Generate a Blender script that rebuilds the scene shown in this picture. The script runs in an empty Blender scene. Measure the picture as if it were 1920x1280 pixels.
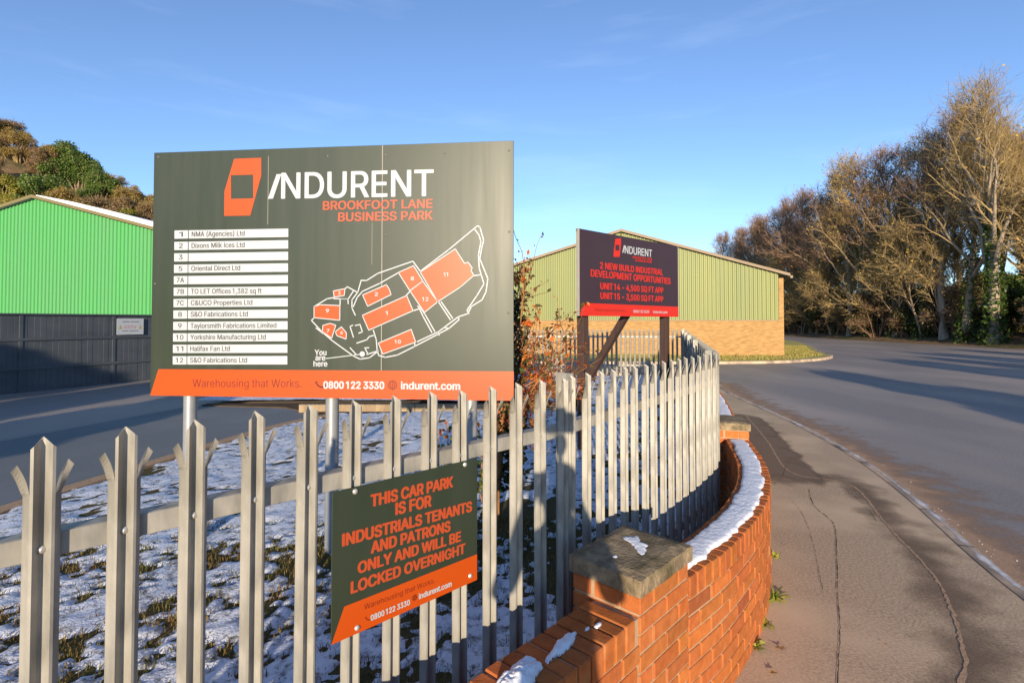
import bpy, math, random, os
import numpy as np
from mathutils import Vector, Matrix

R = math.radians
scene = bpy.context.scene
COL = scene.collection

# ------------------------------------------------------------------ camera, sky, sun, exposure
PITCH = R(1.4)
cam_d = bpy.data.cameras.new("camera")
cam = bpy.data.objects.new("camera", cam_d)
COL.objects.link(cam)
cam.location = (0, 0, 1.85)
cam.rotation_euler = (math.pi / 2 + PITCH, 0, 0)
cam_d.sensor_width = 36
cam_d.lens = 1000 / 1920 * 36
cam_d.shift_y = -(640 - (602 - 1000 * math.tan(PITCH))) / 1920
cam_d.clip_start = 0.05
cam_d.clip_end = 3000
scene.camera = cam

SUN_FROM = Vector((-0.085, -1.0, 0.178)).normalized()      # towards the sun
SUN_EL = math.asin(SUN_FROM.z)
world = bpy.data.worlds.new("World")
scene.world = world
world.use_nodes = True
wn = world.node_tree.nodes
wl = world.node_tree.links
wn.clear()
w_out = wn.new("ShaderNodeOutputWorld")
w_bg = wn.new("ShaderNodeBackground")
sky = wn.new("ShaderNodeTexSky")
sky.sky_type = 'NISHITA'
sky.sun_disc = False
sky.sun_elevation = SUN_EL
sky.sun_rotation = math.atan2(SUN_FROM.x, SUN_FROM.y)
sky.air_density = 0.85
sky.altitude = 900
sky.dust_density = 0.0
sky.ozone_density = 3.2
# thin streaks of high cloud
w_tc = wn.new("ShaderNodeTexCoord")
w_map = wn.new("ShaderNodeMapping")
w_map.inputs['Rotation'].default_value = (0, R(22), 0)
w_map.inputs['Scale'].default_value = (1.6, 1.6, 11)
w_noise = wn.new("ShaderNodeTexNoise")
w_noise.inputs['Scale'].default_value = 1.7
w_noise.inputs['Detail'].default_value = 6
w_noise.inputs['Roughness'].default_value = 0.55
w_ramp = wn.new("ShaderNodeMapRange")
w_ramp.inputs['From Min'].default_value = 0.54
w_ramp.inputs['From Max'].default_value = 0.85
w_ramp.inputs['To Max'].default_value = 0.09
w_mix = wn.new("ShaderNodeMix")
w_mix.data_type = 'RGBA'
w_hsv = wn.new("ShaderNodeHueSaturation")
w_hsv.inputs['Saturation'].default_value = 0.95
w_hsv.inputs['Hue'].default_value = 0.503
wl.new(w_tc.outputs['Generated'], w_map.inputs['Vector'])
wl.new(w_map.outputs['Vector'], w_noise.inputs['Vector'])
wl.new(w_noise.outputs['Fac'], w_ramp.inputs['Value'])
wl.new(w_ramp.outputs['Result'], w_mix.inputs['Factor'])
wl.new(sky.outputs['Color'], w_hsv.inputs['Color'])
wl.new(w_hsv.outputs['Color'], w_mix.inputs['A'])
w_mix.inputs['B'].default_value = (5.5, 5.9, 6.6, 1)
wl.new(w_mix.outputs['Result'], w_bg.inputs['Color'])
w_bg.inputs['Strength'].default_value = 0.132
wl.new(w_bg.outputs['Background'], w_out.inputs['Surface'])

sun_d = bpy.data.lights.new("sun", 'SUN')
sun_d.energy = 3.6
sun_d.angle = R(0.5)
sun_d.color = (1.0, 0.83, 0.60)
sun = bpy.data.objects.new("sun", sun_d)
COL.objects.link(sun)
sun.rotation_euler = SUN_FROM.to_track_quat('Z', 'Y').to_euler()
sun.location = SUN_FROM * 60

scene.view_settings.view_transform = 'Standard'
scene.view_settings.look = 'None'
scene.view_settings.exposure = 1.05
scene.view_settings.gamma = 1.0
scene.view_settings.use_curve_mapping = False
scene.render.engine = 'CYCLES'
scene.cycles.max_bounces = 6
scene.cycles.use_denoising = True

# ------------------------------------------------------------------ helpers
class MB:
    """collects faces of one mesh"""
    def __init__(self):
        self.v = []; self.f = []; self.m = []; self.c = []
    def face(self, pts, mat=0, col=None):
        n = len(self.v)
        self.v.extend(tuple(p) for p in pts)
        self.f.append(tuple(range(n, n + len(pts))))
        self.m.append(mat); self.c.append(col)
    def faces(self, verts, faces, mat=0, col=None):
        n = len(self.v)
        self.v.extend(tuple(p) for p in verts)
        for f in faces:
            self.f.append(tuple(i + n for i in f)); self.m.append(mat); self.c.append(col)
    def box(self, lo, hi, mat=0, col=None, M=None):
        x0, y0, z0 = lo; x1, y1, z1 = hi
        vs = [(x0, y0, z0), (x1, y0, z0), (x1, y1, z0), (x0, y1, z0), (x0, y0, z1), (x1, y0, z1), (x1, y1, z1), (x0, y1, z1)]
        if M is not None: vs = [M @ Vector(p) for p in vs]
        self.faces(vs, [(0, 3, 2, 1), (4, 5, 6, 7), (0, 1, 5, 4), (1, 2, 6, 5), (2, 3, 7, 6), (3, 0, 4, 7)], mat, col)
    def cbox(self, lo, hi, c=0.004, mat=0, col=None, M=None):
        """box with every edge chamfered by c"""
        a = [lo[i] for i in range(3)]; b = [hi[i] for i in range(3)]
        vs = []; idx = {}
        def key(sx, sy, sz, ax):
            k = (sx, sy, sz, ax)
            if k not in idx:
                p = [0, 0, 0]
                for i, s in enumerate((sx, sy, sz)):
                    full = b[i] if s else a[i]
                    ins = b[i] - c if s else a[i] + c
                    p[i] = full if i == ax else ins
                idx[k] = len(vs); vs.append(Vector(p) if M is None else M @ Vector(p))
            return idx[k]
        fs = []
        for ax in range(3):
            u, w = (ax + 1) % 3, (ax + 2) % 3
            for s in (0, 1):
                q = []
                for (su, sw) in ((0, 0), (1, 0), (1, 1), (0, 1)):
                    t = [0, 0, 0]; t[ax] = s; t[u] = su; t[w] = sw
                    q.append(key(*t, ax))
                fs.append(q if s else q[::-1])
        for ax in range(3):
            u, w = (ax + 1) % 3, (ax + 2) % 3
            for su in (0, 1):
                for sw in (0, 1):
                    t0 = [0, 0, 0]; t1 = [0, 0, 0]
                    t0[ax] = 0; t1[ax] = 1
                    for t in (t0, t1): t[u] = su; t[w] = sw
                    q = [key(*t0, u), key(*t1, u), key(*t1, w), key(*t0, w)]
                    fs.append(q if (su == sw) else q[::-1])
        for sx in (0, 1):
            for sy in (0, 1):
                for sz in (0, 1):
                    q = [key(sx, sy, sz, 0), key(sx, sy, sz, 1), key(sx, sy, sz, 2)]
                    fs.append(q if (sx + sy + sz) % 2 else q[::-1])
        self.faces(vs, fs, mat, col)
    def tube(self, pts, rads, sides=6, mat=0, col=None, cap=True):
        pts = [Vector(p) for p in pts]
        n = len(pts); base = len(self.v)
        for i, p in enumerate(pts):
            d = (pts[min(i + 1, n - 1)] - pts[max(i - 1, 0)])
            if d.length < 1e-9: d = Vector((0, 0, 1))
            d.normalize()
            a = d.cross(Vector((0, 0, 1)))
            if a.length < 0.05: a = d.cross(Vector((0, 1, 0)))
            a.normalize(); b = d.cross(a)
            for k in range(sides):
                t = 2 * math.pi * k / sides
                self.v.append(tuple(p + (a * math.cos(t) + b * math.sin(t)) * rads[i]))
        for i in range(n - 1):
            for k in range(sides):
                k2 = (k + 1) % sides
                self.f.append((base + i * sides + k, base + i * sides + k2, base + (i + 1) * sides + k2, base + (i + 1) * sides + k))
                self.m.append(mat); self.c.append(col)
        if cap and sides > 3:
            self.f.append(tuple(base + k for k in range(sides))); self.m.append(mat); self.c.append(col)
            self.f.append(tuple(base + (n - 1) * sides + k for k in reversed(range(sides)))); self.m.append(mat); self.c.append(col)
    def prism(self, poly, y0, y1, mat=0, col=None, M=None):
        """polygon in x,z (counter-clockwise seen from -y) between y0 (front) and y1"""
        n = len(poly)
        vs = [Vector((p[0], y0, p[1])) for p in poly] + [Vector((p[0], y1, p[1])) for p in poly]
        if M is not None: vs = [M @ p for p in vs]
        fs = [tuple(range(n)), tuple(range(2 * n - 1, n - 1, -1))]
        for i in range(n):
            j = (i + 1) % n
            fs.append((j, i, n + i, n + j))
        self.faces(vs, fs, mat, col)
    def slab(self, poly, z0, z1, mat=0, col=None):
        """polygon in x,y (counter-clockwise) between z0 and z1"""
        n = len(poly)
        vs = [(p[0], p[1], z1) for p in poly] + [(p[0], p[1], z0) for p in poly]
        fs = [tuple(range(n)), tuple(range(2 * n - 1, n - 1, -1))]
        for i in range(n):
            j = (i + 1) % n
            fs.append((i, n + i, n + j, j))
        self.faces(vs, fs, mat, col)
    def mesh(self, name, mats, smooth=False, fix=False):
        me = bpy.data.meshes.new(name)
        me.from_pydata(self.v, [], self.f)
        if not isinstance(mats, (list, tuple)): mats = [mats]
        for m in mats: me.materials.append(m)
        if len(mats) > 1: me.polygons.foreach_set("material_index", self.m)
        if any(c is not None for c in self.c):
            at = me.attributes.new("Col", 'FLOAT_COLOR', 'FACE')
            flat = []
            for c in self.c: flat.extend((*(c or (1, 1, 1)), 1.0))
            at.data.foreach_set("color", flat)
        if smooth: me.polygons.foreach_set("use_smooth", [True] * len(me.polygons))
        me.update()
        return me
    def build(self, name, mats, parent=None, smooth=False, world=False):
        if world and parent is not None:
            o = parent.location
            self.v = [(x - o.x, y - o.y, z - o.z) for x, y, z in self.v]
        me = self.mesh(name, mats, smooth)
        return link(name, me, parent)

def link(name, me, parent=None):
    ob = bpy.data.objects.new(name, me)
    COL.objects.link(ob)
    if parent is not None: ob.parent = parent
    return ob

def tag(o, label=None, cat=None, group=None, kind=None):
    if label: o["label"] = label
    if cat: o["category"] = cat
    if group: o["group"] = group
    if kind: o["kind"] = kind
    return o

def thing(name, label, cat, loc=(0, 0, 0), rz=0.0, group=None):
    o = bpy.data.objects.new(name, None)
    o.empty_display_size = 0.2
    COL.objects.link(o)
    o.location = loc
    o.rotation_euler = (0, 0, rz)
    return tag(o, label, cat, group)

def copy_tree(o, parent=None):
    c = o.copy(); COL.objects.link(c)
    if parent is not None: c.parent = parent
    for ch in [k for k in o.children]: copy_tree(ch, c)
    return c

def structure(name, mb, mats, smooth=False, label=None):
    o = mb.build(name, mats, None, smooth)
    o["kind"] = "structure"
    if label: o["label"] = label
    return o

# value noise on numpy arrays
def vnoise(x, y, seed=0):
    xi = np.floor(x).astype(np.int64); yi = np.floor(y).astype(np.int64)
    xf = x - xi; yf = y - yi
    def h(a, b):
        n = (a * 374761393 + b * 668265263 + seed * 1442695041) & 0xffffffff
        n = ((n ^ (n >> 13)) * 1274126177) & 0xffffffff
        n = (n ^ (n >> 16)) & 0xffffffff
        return n / 4294967295.0
    u = xf * xf * (3 - 2 * xf); v = yf * yf * (3 - 2 * yf)
    return (h(xi, yi) * (1 - u) + h(xi + 1, yi) * u) * (1 - v) + (h(xi, yi + 1) * (1 - u) + h(xi + 1, yi + 1) * u) * v
def fbm(x, y, seed=0, o=4):
    s = 0; a = 0.5; t = 0
    for i in range(o):
        s = s + a * vnoise(x, y, seed + i); t += a
        x = x * 2.03 + 11.3; y = y * 2.03 - 7.1; a *= 0.5
    return s / t

def inside(px, py, poly):
    r = np.zeros(px.shape, bool); n = len(poly)
    for i in range(n):
        x0, y0 = poly[i]; x1, y1 = poly[(i + 1) % n]
        if y0 == y1: continue
        c = ((y0 > py) != (y1 > py)) & (px < (x1 - x0) * (py - y0) / (y1 - y0) + x0)
        r ^= c
    return r

# ------------------------------------------------------------------ materials
def mat_base(name):
    m = bpy.data.materials.new(name); m.use_nodes = True
    nt = m.node_tree
    return m, nt, nt.nodes["Principled BSDF"]

def mk(name, c1, c2=None, scale=8.0, rough=0.7, spec=0.3, metal=0.0, bump=0.0, bscale=None, bdist=0.01, attr=False,
       detail=5, spread=0.5, big=None, bigscale=0.7, bigr=(.45, .68), rough2=None, stretch=None, coords='Object'):
    """noise-mixed two-tone surface; attr multiplies by the face colour; big = third tone in large worn patches"""
    m, nt, b = mat_base(name)
    N, L = nt.nodes, nt.links
    tc = N.new("ShaderNodeTexCoord")
    vec = tc.outputs[coords]
    if stretch:
        mp = N.new("ShaderNodeMapping"); mp.inputs['Scale'].default_value = stretch
        L.new(vec, mp.inputs['Vector']); vec = mp.outputs['Vector']
    col = None
    nz = N.new("ShaderNodeTexNoise"); nz.inputs['Scale'].default_value = scale; nz.inputs['Detail'].default_value = detail
    L.new(vec, nz.inputs['Vector'])
    rg = N.new("ShaderNodeMapRange"); rg.inputs['From Min'].default_value = 0.5 - spread / 2; rg.inputs['From Max'].default_value = 0.5 + spread / 2
    L.new(nz.outputs['Fac'], rg.inputs['Value'])
    mx = N.new("ShaderNodeMix"); mx.data_type = 'RGBA'
    mx.inputs['A'].default_value = (*c1, 1); mx.inputs['B'].default_value = (*(c2 or c1), 1)
    L.new(rg.outputs['Result'], mx.inputs['Factor'])
    col = mx.outputs['Result']
    if big:
        n2 = N.new("ShaderNodeTexNoise"); n2.inputs['Scale'].default_value = bigscale; n2.inputs['Detail'].default_value = 6
        L.new(vec, n2.inputs['Vector'])
        r2 = N.new("ShaderNodeMapRange"); r2.inputs['From Min'].default_value = bigr[0]; r2.inputs['From Max'].default_value = bigr[1]
        L.new(n2.outputs['Fac'], r2.inputs['Value'])
        m2 = N.new("ShaderNodeMix"); m2.data_type = 'RGBA'
        L.new(r2.outputs['Result'], m2.inputs['Factor']); L.new(col, m2.inputs['A']); m2.inputs['B'].default_value = (*big, 1)
        col = m2.outputs['Result']
    if attr:
        at = N.new("ShaderNodeAttribute"); at.attribute_name = "Col"
        ml = N.new("ShaderNodeMix"); ml.data_type = 'RGBA'; ml.blend_type = 'MULTIPLY'; ml.inputs['Factor'].default_value = 1
        L.new(col, ml.inputs['A']); L.new(at.outputs['Color'], ml.inputs['B'])
        col = ml.outputs['Result']
    L.new(col, b.inputs['Base Color'])
    b.inputs['Roughness'].default_value = rough
    if rough2 is not None:
        rr = N.new("ShaderNodeMapRange"); rr.inputs['To Min'].default_value = rough; rr.inputs['To Max'].default_value = rough2
        L.new(rg.outputs['Result'], rr.inputs['Value']); L.new(rr.outputs['Result'], b.inputs['Roughness'])
    b.inputs['Specular IOR Level'].default_value = spec
    b.inputs['Metallic'].default_value = metal
    if bump:
        nb = N.new("ShaderNodeTexNoise"); nb.inputs['Scale'].default_value = bscale or scale * 4; nb.inputs['Detail'].default_value = 6
        L.new(vec, nb.inputs['Vector'])
        bp = N.new("ShaderNodeBump"); bp.inputs['Strength'].default_value = bump; bp.inputs['Distance'].default_value = bdist
        L.new(nb.outputs['Fac'], bp.inputs['Height']); L.new(bp.outputs['Normal'], b.inputs['Normal'])
    return m

def leafmat(name, c1, c2, rough=0.6, trans=0.25, scale=0.8):
    """leaf: front colour plus some light let through"""
    m, nt, b = mat_base(name)
    N, L = nt.nodes, nt.links
    tc = N.new("ShaderNodeTexCoord"); nz = N.new("ShaderNodeTexNoise"); nz.inputs['Scale'].default_value = scale; nz.inputs['Detail'].default_value = 3
    L.new(tc.outputs['Object'], nz.inputs['Vector'])
    rg = N.new("ShaderNodeMapRange"); rg.inputs['From Min'].default_value = 0.35; rg.inputs['From Max'].default_value = 0.65
    L.new(nz.outputs['Fac'], rg.inputs['Value'])
    mx = N.new("ShaderNodeMix"); mx.data_type = 'RGBA'
    mx.inputs['A'].default_value = (*c1, 1); mx.inputs['B'].default_value = (*c2, 1)
    L.new(rg.outputs['Result'], mx.inputs['Factor'])
    at = N.new("ShaderNodeAttribute"); at.attribute_name = "Col"
    ml = N.new("ShaderNodeMix"); ml.data_type = 'RGBA'; ml.blend_type = 'MULTIPLY'; ml.inputs['Factor'].default_value = 1
    L.new(mx.outputs['Result'], ml.inputs['A']); L.new(at.outputs['Color'], ml.inputs['B'])
    L.new(ml.outputs['Result'], b.inputs['Base Color'])
    b.inputs['Roughness'].default_value = rough; b.inputs['Specular IOR Level'].default_value = 0.25
    tr = N.new("ShaderNodeBsdfTranslucent"); L.new(ml.outputs['Result'], tr.inputs['Color'])
    ms = N.new("ShaderNodeMixShader"); ms.inputs[0].default_value = trans
    out = N["Material Output"]
    L.new(b.outputs[0], ms.inputs[1]); L.new(tr.outputs[0], ms.inputs[2]); L.new(ms.outputs[0], out.inputs['Surface'])
    return m

ST = {}
ST['galv'] = mk("galvanised_steel", (.43, .405, .355), (.20, .192, .172), scale=22, rough=0.42, rough2=0.58, spec=0.5, metal=0.15, bump=0.12, bscale=60, bdist=0.002, big=(.20, .185, .155), bigscale=7.0, bigr=(.5, .66), stretch=(1, 1, .35))
ST['post'] = mk("grey_post_paint", (.27, .275, .28), (.22, .225, .23), scale=12, rough=0.45, spec=0.5, metal=0.2, bump=0.04, bscale=40, bdist=0.002)
ST['brick'] = mk("red_brick", (1, 1, 1), (.78, .74, .72), scale=22, rough=0.85, spec=0.15, attr=True, bump=0.5, bscale=110, bdist=0.004, spread=0.35, big=(1.15, 1.9, 3.2), bigscale=2.6, bigr=(.60, .76))
ST['mortar'] = mk("mortar", (.46, .31, .19), (.33, .22, .14), scale=30, rough=0.95, spec=0.1, bump=0.5, bscale=180, bdist=0.003)
ST['cap'] = mk("weathered_concrete", (.33, .25, .155), (.17, .13, .085), scale=16, rough=0.9, spec=0.15, bump=0.9, bscale=70, bdist=0.008, big=(.11, .09, .05), bigscale=9, spread=0.25)
ST['snow'] = mk("snow", (.80, .81, .85), (.68, .70, .76), scale=9, rough=0.6, spec=0.3, bump=0.5, bscale=45, bdist=0.012)
ST['thin_snow'] = mk("thin_snow", (.70, .72, .78), (.58, .61, .68), scale=9, rough=0.6, spec=0.3, bump=0.7, bscale=60, bdist=0.012)
def speckle(m, col, scale, lo, hi):
    """turf and litter showing through in small flecks"""
    nt = m.node_tree; N, L = nt.nodes, nt.links; b = N["Principled BSDF"]
    old = b.inputs['Base Color'].links[0].from_socket
    tc = N.new("ShaderNodeTexCoord"); nz = N.new("ShaderNodeTexNoise"); nz.inputs['Scale'].default_value = scale; nz.inputs['Detail'].default_value = 8; nz.inputs['Roughness'].default_value = .7
    L.new(tc.outputs['Object'], nz.inputs['Vector'])
    rg = N.new("ShaderNodeMapRange"); rg.inputs['From Min'].default_value = lo; rg.inputs['From Max'].default_value = hi
    L.new(nz.outputs['Fac'], rg.inputs['Value'])
    mx = N.new("ShaderNodeMix"); mx.data_type = 'RGBA'; L.new(rg.outputs['Result'], mx.inputs['Factor']); L.new(old, mx.inputs['A']); mx.inputs['B'].default_value = (*col, 1)
    L.new(mx.outputs['Result'], b.inputs['Base Color'])
speckle(ST['thin_snow'], (.085, .075, .04), 13, .50, .66)
ST['turf'] = mk("winter_turf", (.075, .070, .026), (.105, .075, .035), scale=6, rough=0.95, spec=0.1, bump=0.8, bscale=50, bdist=0.02, spread=0.4)
ST['asphalt'] = mk("asphalt", (.31, .265, .23), (.20, .178, .162), scale=60, stretch=(1, .35, 1), rough=0.62, spec=0.35, bump=0.45, bscale=210, bdist=0.006, big=(.38, .31, .255), bigscale=0.35, spread=0.3)
ST['lane'] = mk("smooth_asphalt", (.17, .175, .175), (.14, .143, .145), scale=60, rough=0.7, spec=0.3, bump=0.3, bscale=160, bdist=0.005, big=(.20, .20, .20), bigscale=0.5)
ST['pave'] = mk("pavement_asphalt", (.60, .44, .285), (.36, .262, .175), scale=58, rough=0.9, spec=0.2, bump=0.8, bscale=190, bdist=0.005, big=(.66, .49, .32), bigscale=0.9, spread=0.3)
ST['pavedark'] = mk("pavement_patch", (.27, .18, .12), (.19, .13, .09), scale=60, rough=0.9, spec=0.2, bump=0.6, bscale=150, bdist=0.007, spread=0.3)
ST['seam'] = mk("bitumen_seam", (.50, .33, .20), (.34, .225, .14), scale=22, rough=0.95, spec=0.1, bump=0.5, bscale=90)
ST['crack'] = mk("open_crack", (.030, .025, .020), (.09, .07, .05), scale=60, rough=1.0, spec=0.0)
ST['kerb'] = mk("kerb_concrete", (.62, .45, .31), (.44, .33, .23), scale=14, rough=0.9, spec=0.2, bump=0.4, bscale=80, bdist=0.004, big=(.15, .13, .11), bigscale=1.6)
ST['soil'] = mk("bare_soil", (.13, .085, .05), (.07, .048, .03), scale=5, rough=0.95, spec=0.1, bump=0.8, bscale=25, bdist=0.03)
ST['ground'] = mk("rough_ground", (.085, .08, .04), (.11, .075, .04), scale=0.4, rough=0.95, spec=0.1)
ST['verge'] = mk("verge_grass", (.40, .39, .10), (.48, .40, .14), scale=1.6, rough=0.95, spec=0.1, bump=0.8, bscale=14, bdist=0.05)
ST['litter'] = mk("leaf_litter", (.30, .19, .10), (.15, .10, .055), scale=2.2, rough=0.95, spec=0.1, bump=0.9, bscale=9, bdist=0.12, big=(.07, .08, .03), bigscale=0.3)
ST['timber'] = mk("stained_timber", (.075, .045, .035), (.05, .03, .026), scale=5, rough=0.75, spec=0.2, bump=0.3, bscale=40, bdist=0.004, stretch=(4, 4, .4))
ST['dark_board'] = mk("dark_boarding", (.050, .060, .072), (.082, .092, .105), scale=1.1, rough=0.55, spec=0.35, bump=0.15, bscale=20, stretch=(1, 1, 2.2))
ST['green_clad'] = mk("green_cladding", (.074, .335, .095), (.095, .30, .112), scale=0.9, rough=0.5, spec=0.3, stretch=(1, 1, .2))
ST['olive_clad'] = mk("olive_cladding", (.235, .25, .085), (.185, .215, .085), scale=0.8, rough=0.5, spec=0.3, stretch=(1.5, 1, .2))
ST['tan_trim'] = mk("tan_trim", (.27, .20, .13), (.23, .17, .11), scale=2, rough=0.6, spec=0.3)
ST['olive_trim'] = mk("olive_trim", (.19, .15, .07), (.16, .13, .06), scale=2, rough=0.6, spec=0.3)
ST['roof'] = mk("grey_roof_sheet", (.30, .30, .29), (.24, .24, .24), scale=1, rough=0.6, spec=0.3)
ST['sign_green'] = mk("dark_green_panel", (.025, .036, .021), (.032, .042, .028), scale=2.5, rough=0.37, rough2=0.46, spec=0.42, stretch=(5, 5, .35))
ST['sign_dark'] = mk("flare_tinted_panel", (.040, .022, .030), (.044, .026, .033), scale=2, rough=0.5, spec=0.35)  # plum tint of lens flare painted into the dark panel colour
ST['orange'] = mk("orange_vinyl", (.46, .064, .005), (.46, .064, .005), rough=0.4, spec=0.4)
ST['redor'] = mk("red_orange_vinyl", (.55, .026, .014), (.55, .026, .014), rough=0.5, spec=0.3)
ST['orange_txt'] = mk("orange_lettering", (.41, .064, .02), rough=0.45, spec=0.4)
ST['white'] = mk("white_vinyl", (.44, .46, .49), (.41, .43, .46), scale=3, rough=0.45, spec=0.4)
ST['black_txt'] = mk("dark_lettering", (.05, .055, .05), rough=0.5, spec=0.4)
ST['brown_txt'] = mk("dark_brown_lettering", (.16, .02, .008), rough=0.5, spec=0.4)
ST['board_edge'] = mk("board_edge", (.34, .32, .27), (.28, .26, .22), scale=8, rough=0.6, spec=0.3)
ST['bolt'] = mk("bolt_steel", (.62, .60, .55), (.45, .43, .40), scale=60, rough=0.4, spec=0.5, metal=0.5)
ST['screw'] = mk("dull_screw", (.16, .155, .14), rough=.5, metal=.3)
ST['bark'] = mk("bark", (.40, .30, .19), (.24, .175, .115), scale=3, rough=0.95, spec=0.1, bump=0.8, bscale=9, bdist=0.06, stretch=(2, 2, .5))
ST['bark_pale'] = mk("pale_bark", (.42, .34, .25), (.24, .19, .14), scale=2.2, rough=0.95, spec=0.1, bump=0.7, bscale=9, bdist=0.05, stretch=(2, 2, .5))
ST['twig_gold'] = mk("golden_twigs", (.38, .27, .125), (.25, .18, .088), scale=1.2, rough=0.9, spec=0.1)
ST['twig_brown'] = mk("brown_twigs", (.32, .195, .12), (.21, .13, .088), scale=1.2, rough=0.9, spec=0.1)
ST['twig_dark'] = mk("dark_twigs", (.07, .045, .035), (.10, .06, .04), scale=6, rough=0.9, spec=0.1)
ST['leaf_gold'] = leafmat("golden_leaves", (.50, .36, .09), (.42, .28, .08))
ST['leaf_rust'] = leafmat("rusty_leaves", (.44, .27, .12), (.35, .20, .09))
ST['leaf_tan'] = leafmat("tan_leaves", (.30, .21, .105), (.22, .155, .085))
ST['leaf_under'] = leafmat("understorey_leaves", (.20, .135, .07), (.13, .10, .05))
ST['leaf_amber'] = leafmat("amber_leaves", (.38, .28, .08), (.30, .21, .075))
ST['leaf_ivy'] = leafmat("ivy_leaves", (.045, .085, .018), (.075, .11, .022), rough=0.4, trans=0.1)
ST['leaf_green'] = leafmat("dark_green_leaves", (.13, .20, .04), (.085, .14, .036), rough=0.5, trans=0.15)
ST['leaf_olive'] = leafmat("olive_leaves", (.26, .27, .05), (.28, .24, .045), rough=0.6)
ST['leaf_dark'] = leafmat("dark_shrub_leaves", (.05, .075, .022), (.085, .07, .03), rough=0.5, trans=0.1)
ST['leaf_fire'] = leafmat("orange_shrub_leaves", (.60, .17, .02), (.42, .10, .03), scale=3)
ST['berry'] = mk("red_berries", (.26, .03, .02), (.16, .02, .02), scale=20, rough=0.35, spec=0.5)
ST['grass'] = leafmat("grass_blades", (.075, .09, .024), (.16, .12, .05), trans=0.2, scale=2)
ST['verge_blades'] = leafmat("verge_blades", (.26, .27, .06), (.32, .27, .09), trans=0.2, scale=1)
ST['weed'] = leafmat("weed_leaves", (.16, .24, .03), (.24, .26, .05), trans=0.3, scale=8)
ST['stem'] = mk("orange_brown_stem", (.40, .19, .07), (.25, .115, .05), scale=9, rough=0.85, spec=0.15, bump=0.5, bscale=40, bdist=0.006)

# ------------------------------------------------------------------ plan of the place (metres; camera stands at 0,0)
U = Vector((.68, .733)).normalized()                # along the near wall and fence
NO = Vector((U.y, -U.x))                            # towards the road
PIER = Vector((.50, 2.11))                          # front corner of the near pier
P2 = PIER + U * .43
WALL_TOP = .70

def catmull(pts, n=12):
    pts = [Vector(p) for p in pts]
    out = []
    for i in range(len(pts) - 1):
        p0 = pts[max(i - 1, 0)]; p1 = pts[i]; p2 = pts[i + 1]; p3 = pts[min(i + 2, len(pts) - 1)]
        for k in range(n):
            t = k / n
            out.append(.5 * ((2 * p1) + (-p0 + p2) * t + (2 * p0 - 5 * p1 + 4 * p2 - p3) * t * t + (-p0 + 3 * p1 - 3 * p2 + p3) * t ** 3))
    out.append(pts[-1]); return out

class Path:
    def __init__(self, pts):
        self.p = [Vector(p[:2]) for p in pts]
        self.s = [0.0]
        for a, b in zip(self.p, self.p[1:]): self.s.append(self.s[-1] + (b - a).length)
        self.L = self.s[-1]
    def at(self, s):
        s = min(max(s, 0), self.L)
        for i in range(len(self.p) - 1):
            if s <= self.s[i + 1] or i == len(self.p) - 2:
                d = self.p[i + 1] - self.p[i]
                t = (s - self.s[i]) / max(d.length, 1e-9)
                return self.p[i] + d * t, d.normalized()
    def pt(self, s, d=0.0):
        """point at arc length s, d metres to the left of travel (away from the road)"""
        p, t = self.at(s)
        if d:   # smoothed tangent
            a, _ = self.at(s - .06); b, _ = self.at(s + .06)
            t = (b - a).normalized()
        return p + Vector((-t.y, t.x)) * d

CURVE = Path(catmull([(P2.x, P2.y), (1.07, 2.70), (1.368, 3.06), (1.585, 3.37), (1.80, 3.746), (1.98, 4.152), (2.142, 4.637), (2.30, 5.2)]))
PIER_B = Vector((2.30, 5.2)); UB = Vector((.28, .96)).normalized(); NB = Vector((UB.y, -UB.x))
PB2 = PIER_B + UB * .44
KERB = catmull([(1.1, -9), (1.9, -3.5), (2.65, 1.0), (3.376, 3.517), (3.631, 4.302), (4.092, 5.522), (4.60, 7.17), (5.02, 9.3), (5.25, 11.2), (5.55, 13.8), (6.6, 18.5), (6.4, 20.2), (4.5, 21.0), (-2, 21.3), (-9, 21.3)], 8)

# ------------------------------------------------------------------ ground, road, pavement
mb = MB(); mb.face([(-900, -300, -.16), (900, -300, -.16), (900, 1500, -.16), (-900, 1500, -.16)])
structure("ground", mb, ST['ground'])
mb = MB(); mb.face([(-62, -60, -.10), (70, -60, -.10), (70, 170, -.10), (-62, 170, -.10)])
structure("road", mb, ST['asphalt'])

core = [CURVE.pt(s, .10) for s in np.linspace(0, CURVE.L, 24)]
low0 = PIER - U * 2.6 - NO * .1
mb = MB()
outer = [(-3.5, -9), (low0.x - 1.2, -2.0), (low0.x, low0.y), tuple(PIER + U * .2 - NO * .1)] + [tuple(p) for p in core] + [tuple(PB2 - NB * .1), (3.75, 9.9), (5.9, 17.4), (5.75, 18.7), (0, 19.6), (-9, 19.9)]
poly = outer + [tuple(p) for p in reversed(KERB)]
mb.slab(poly[::-1], -.15, 0.0)
structure("pavement", mb, ST['pave'])

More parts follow.
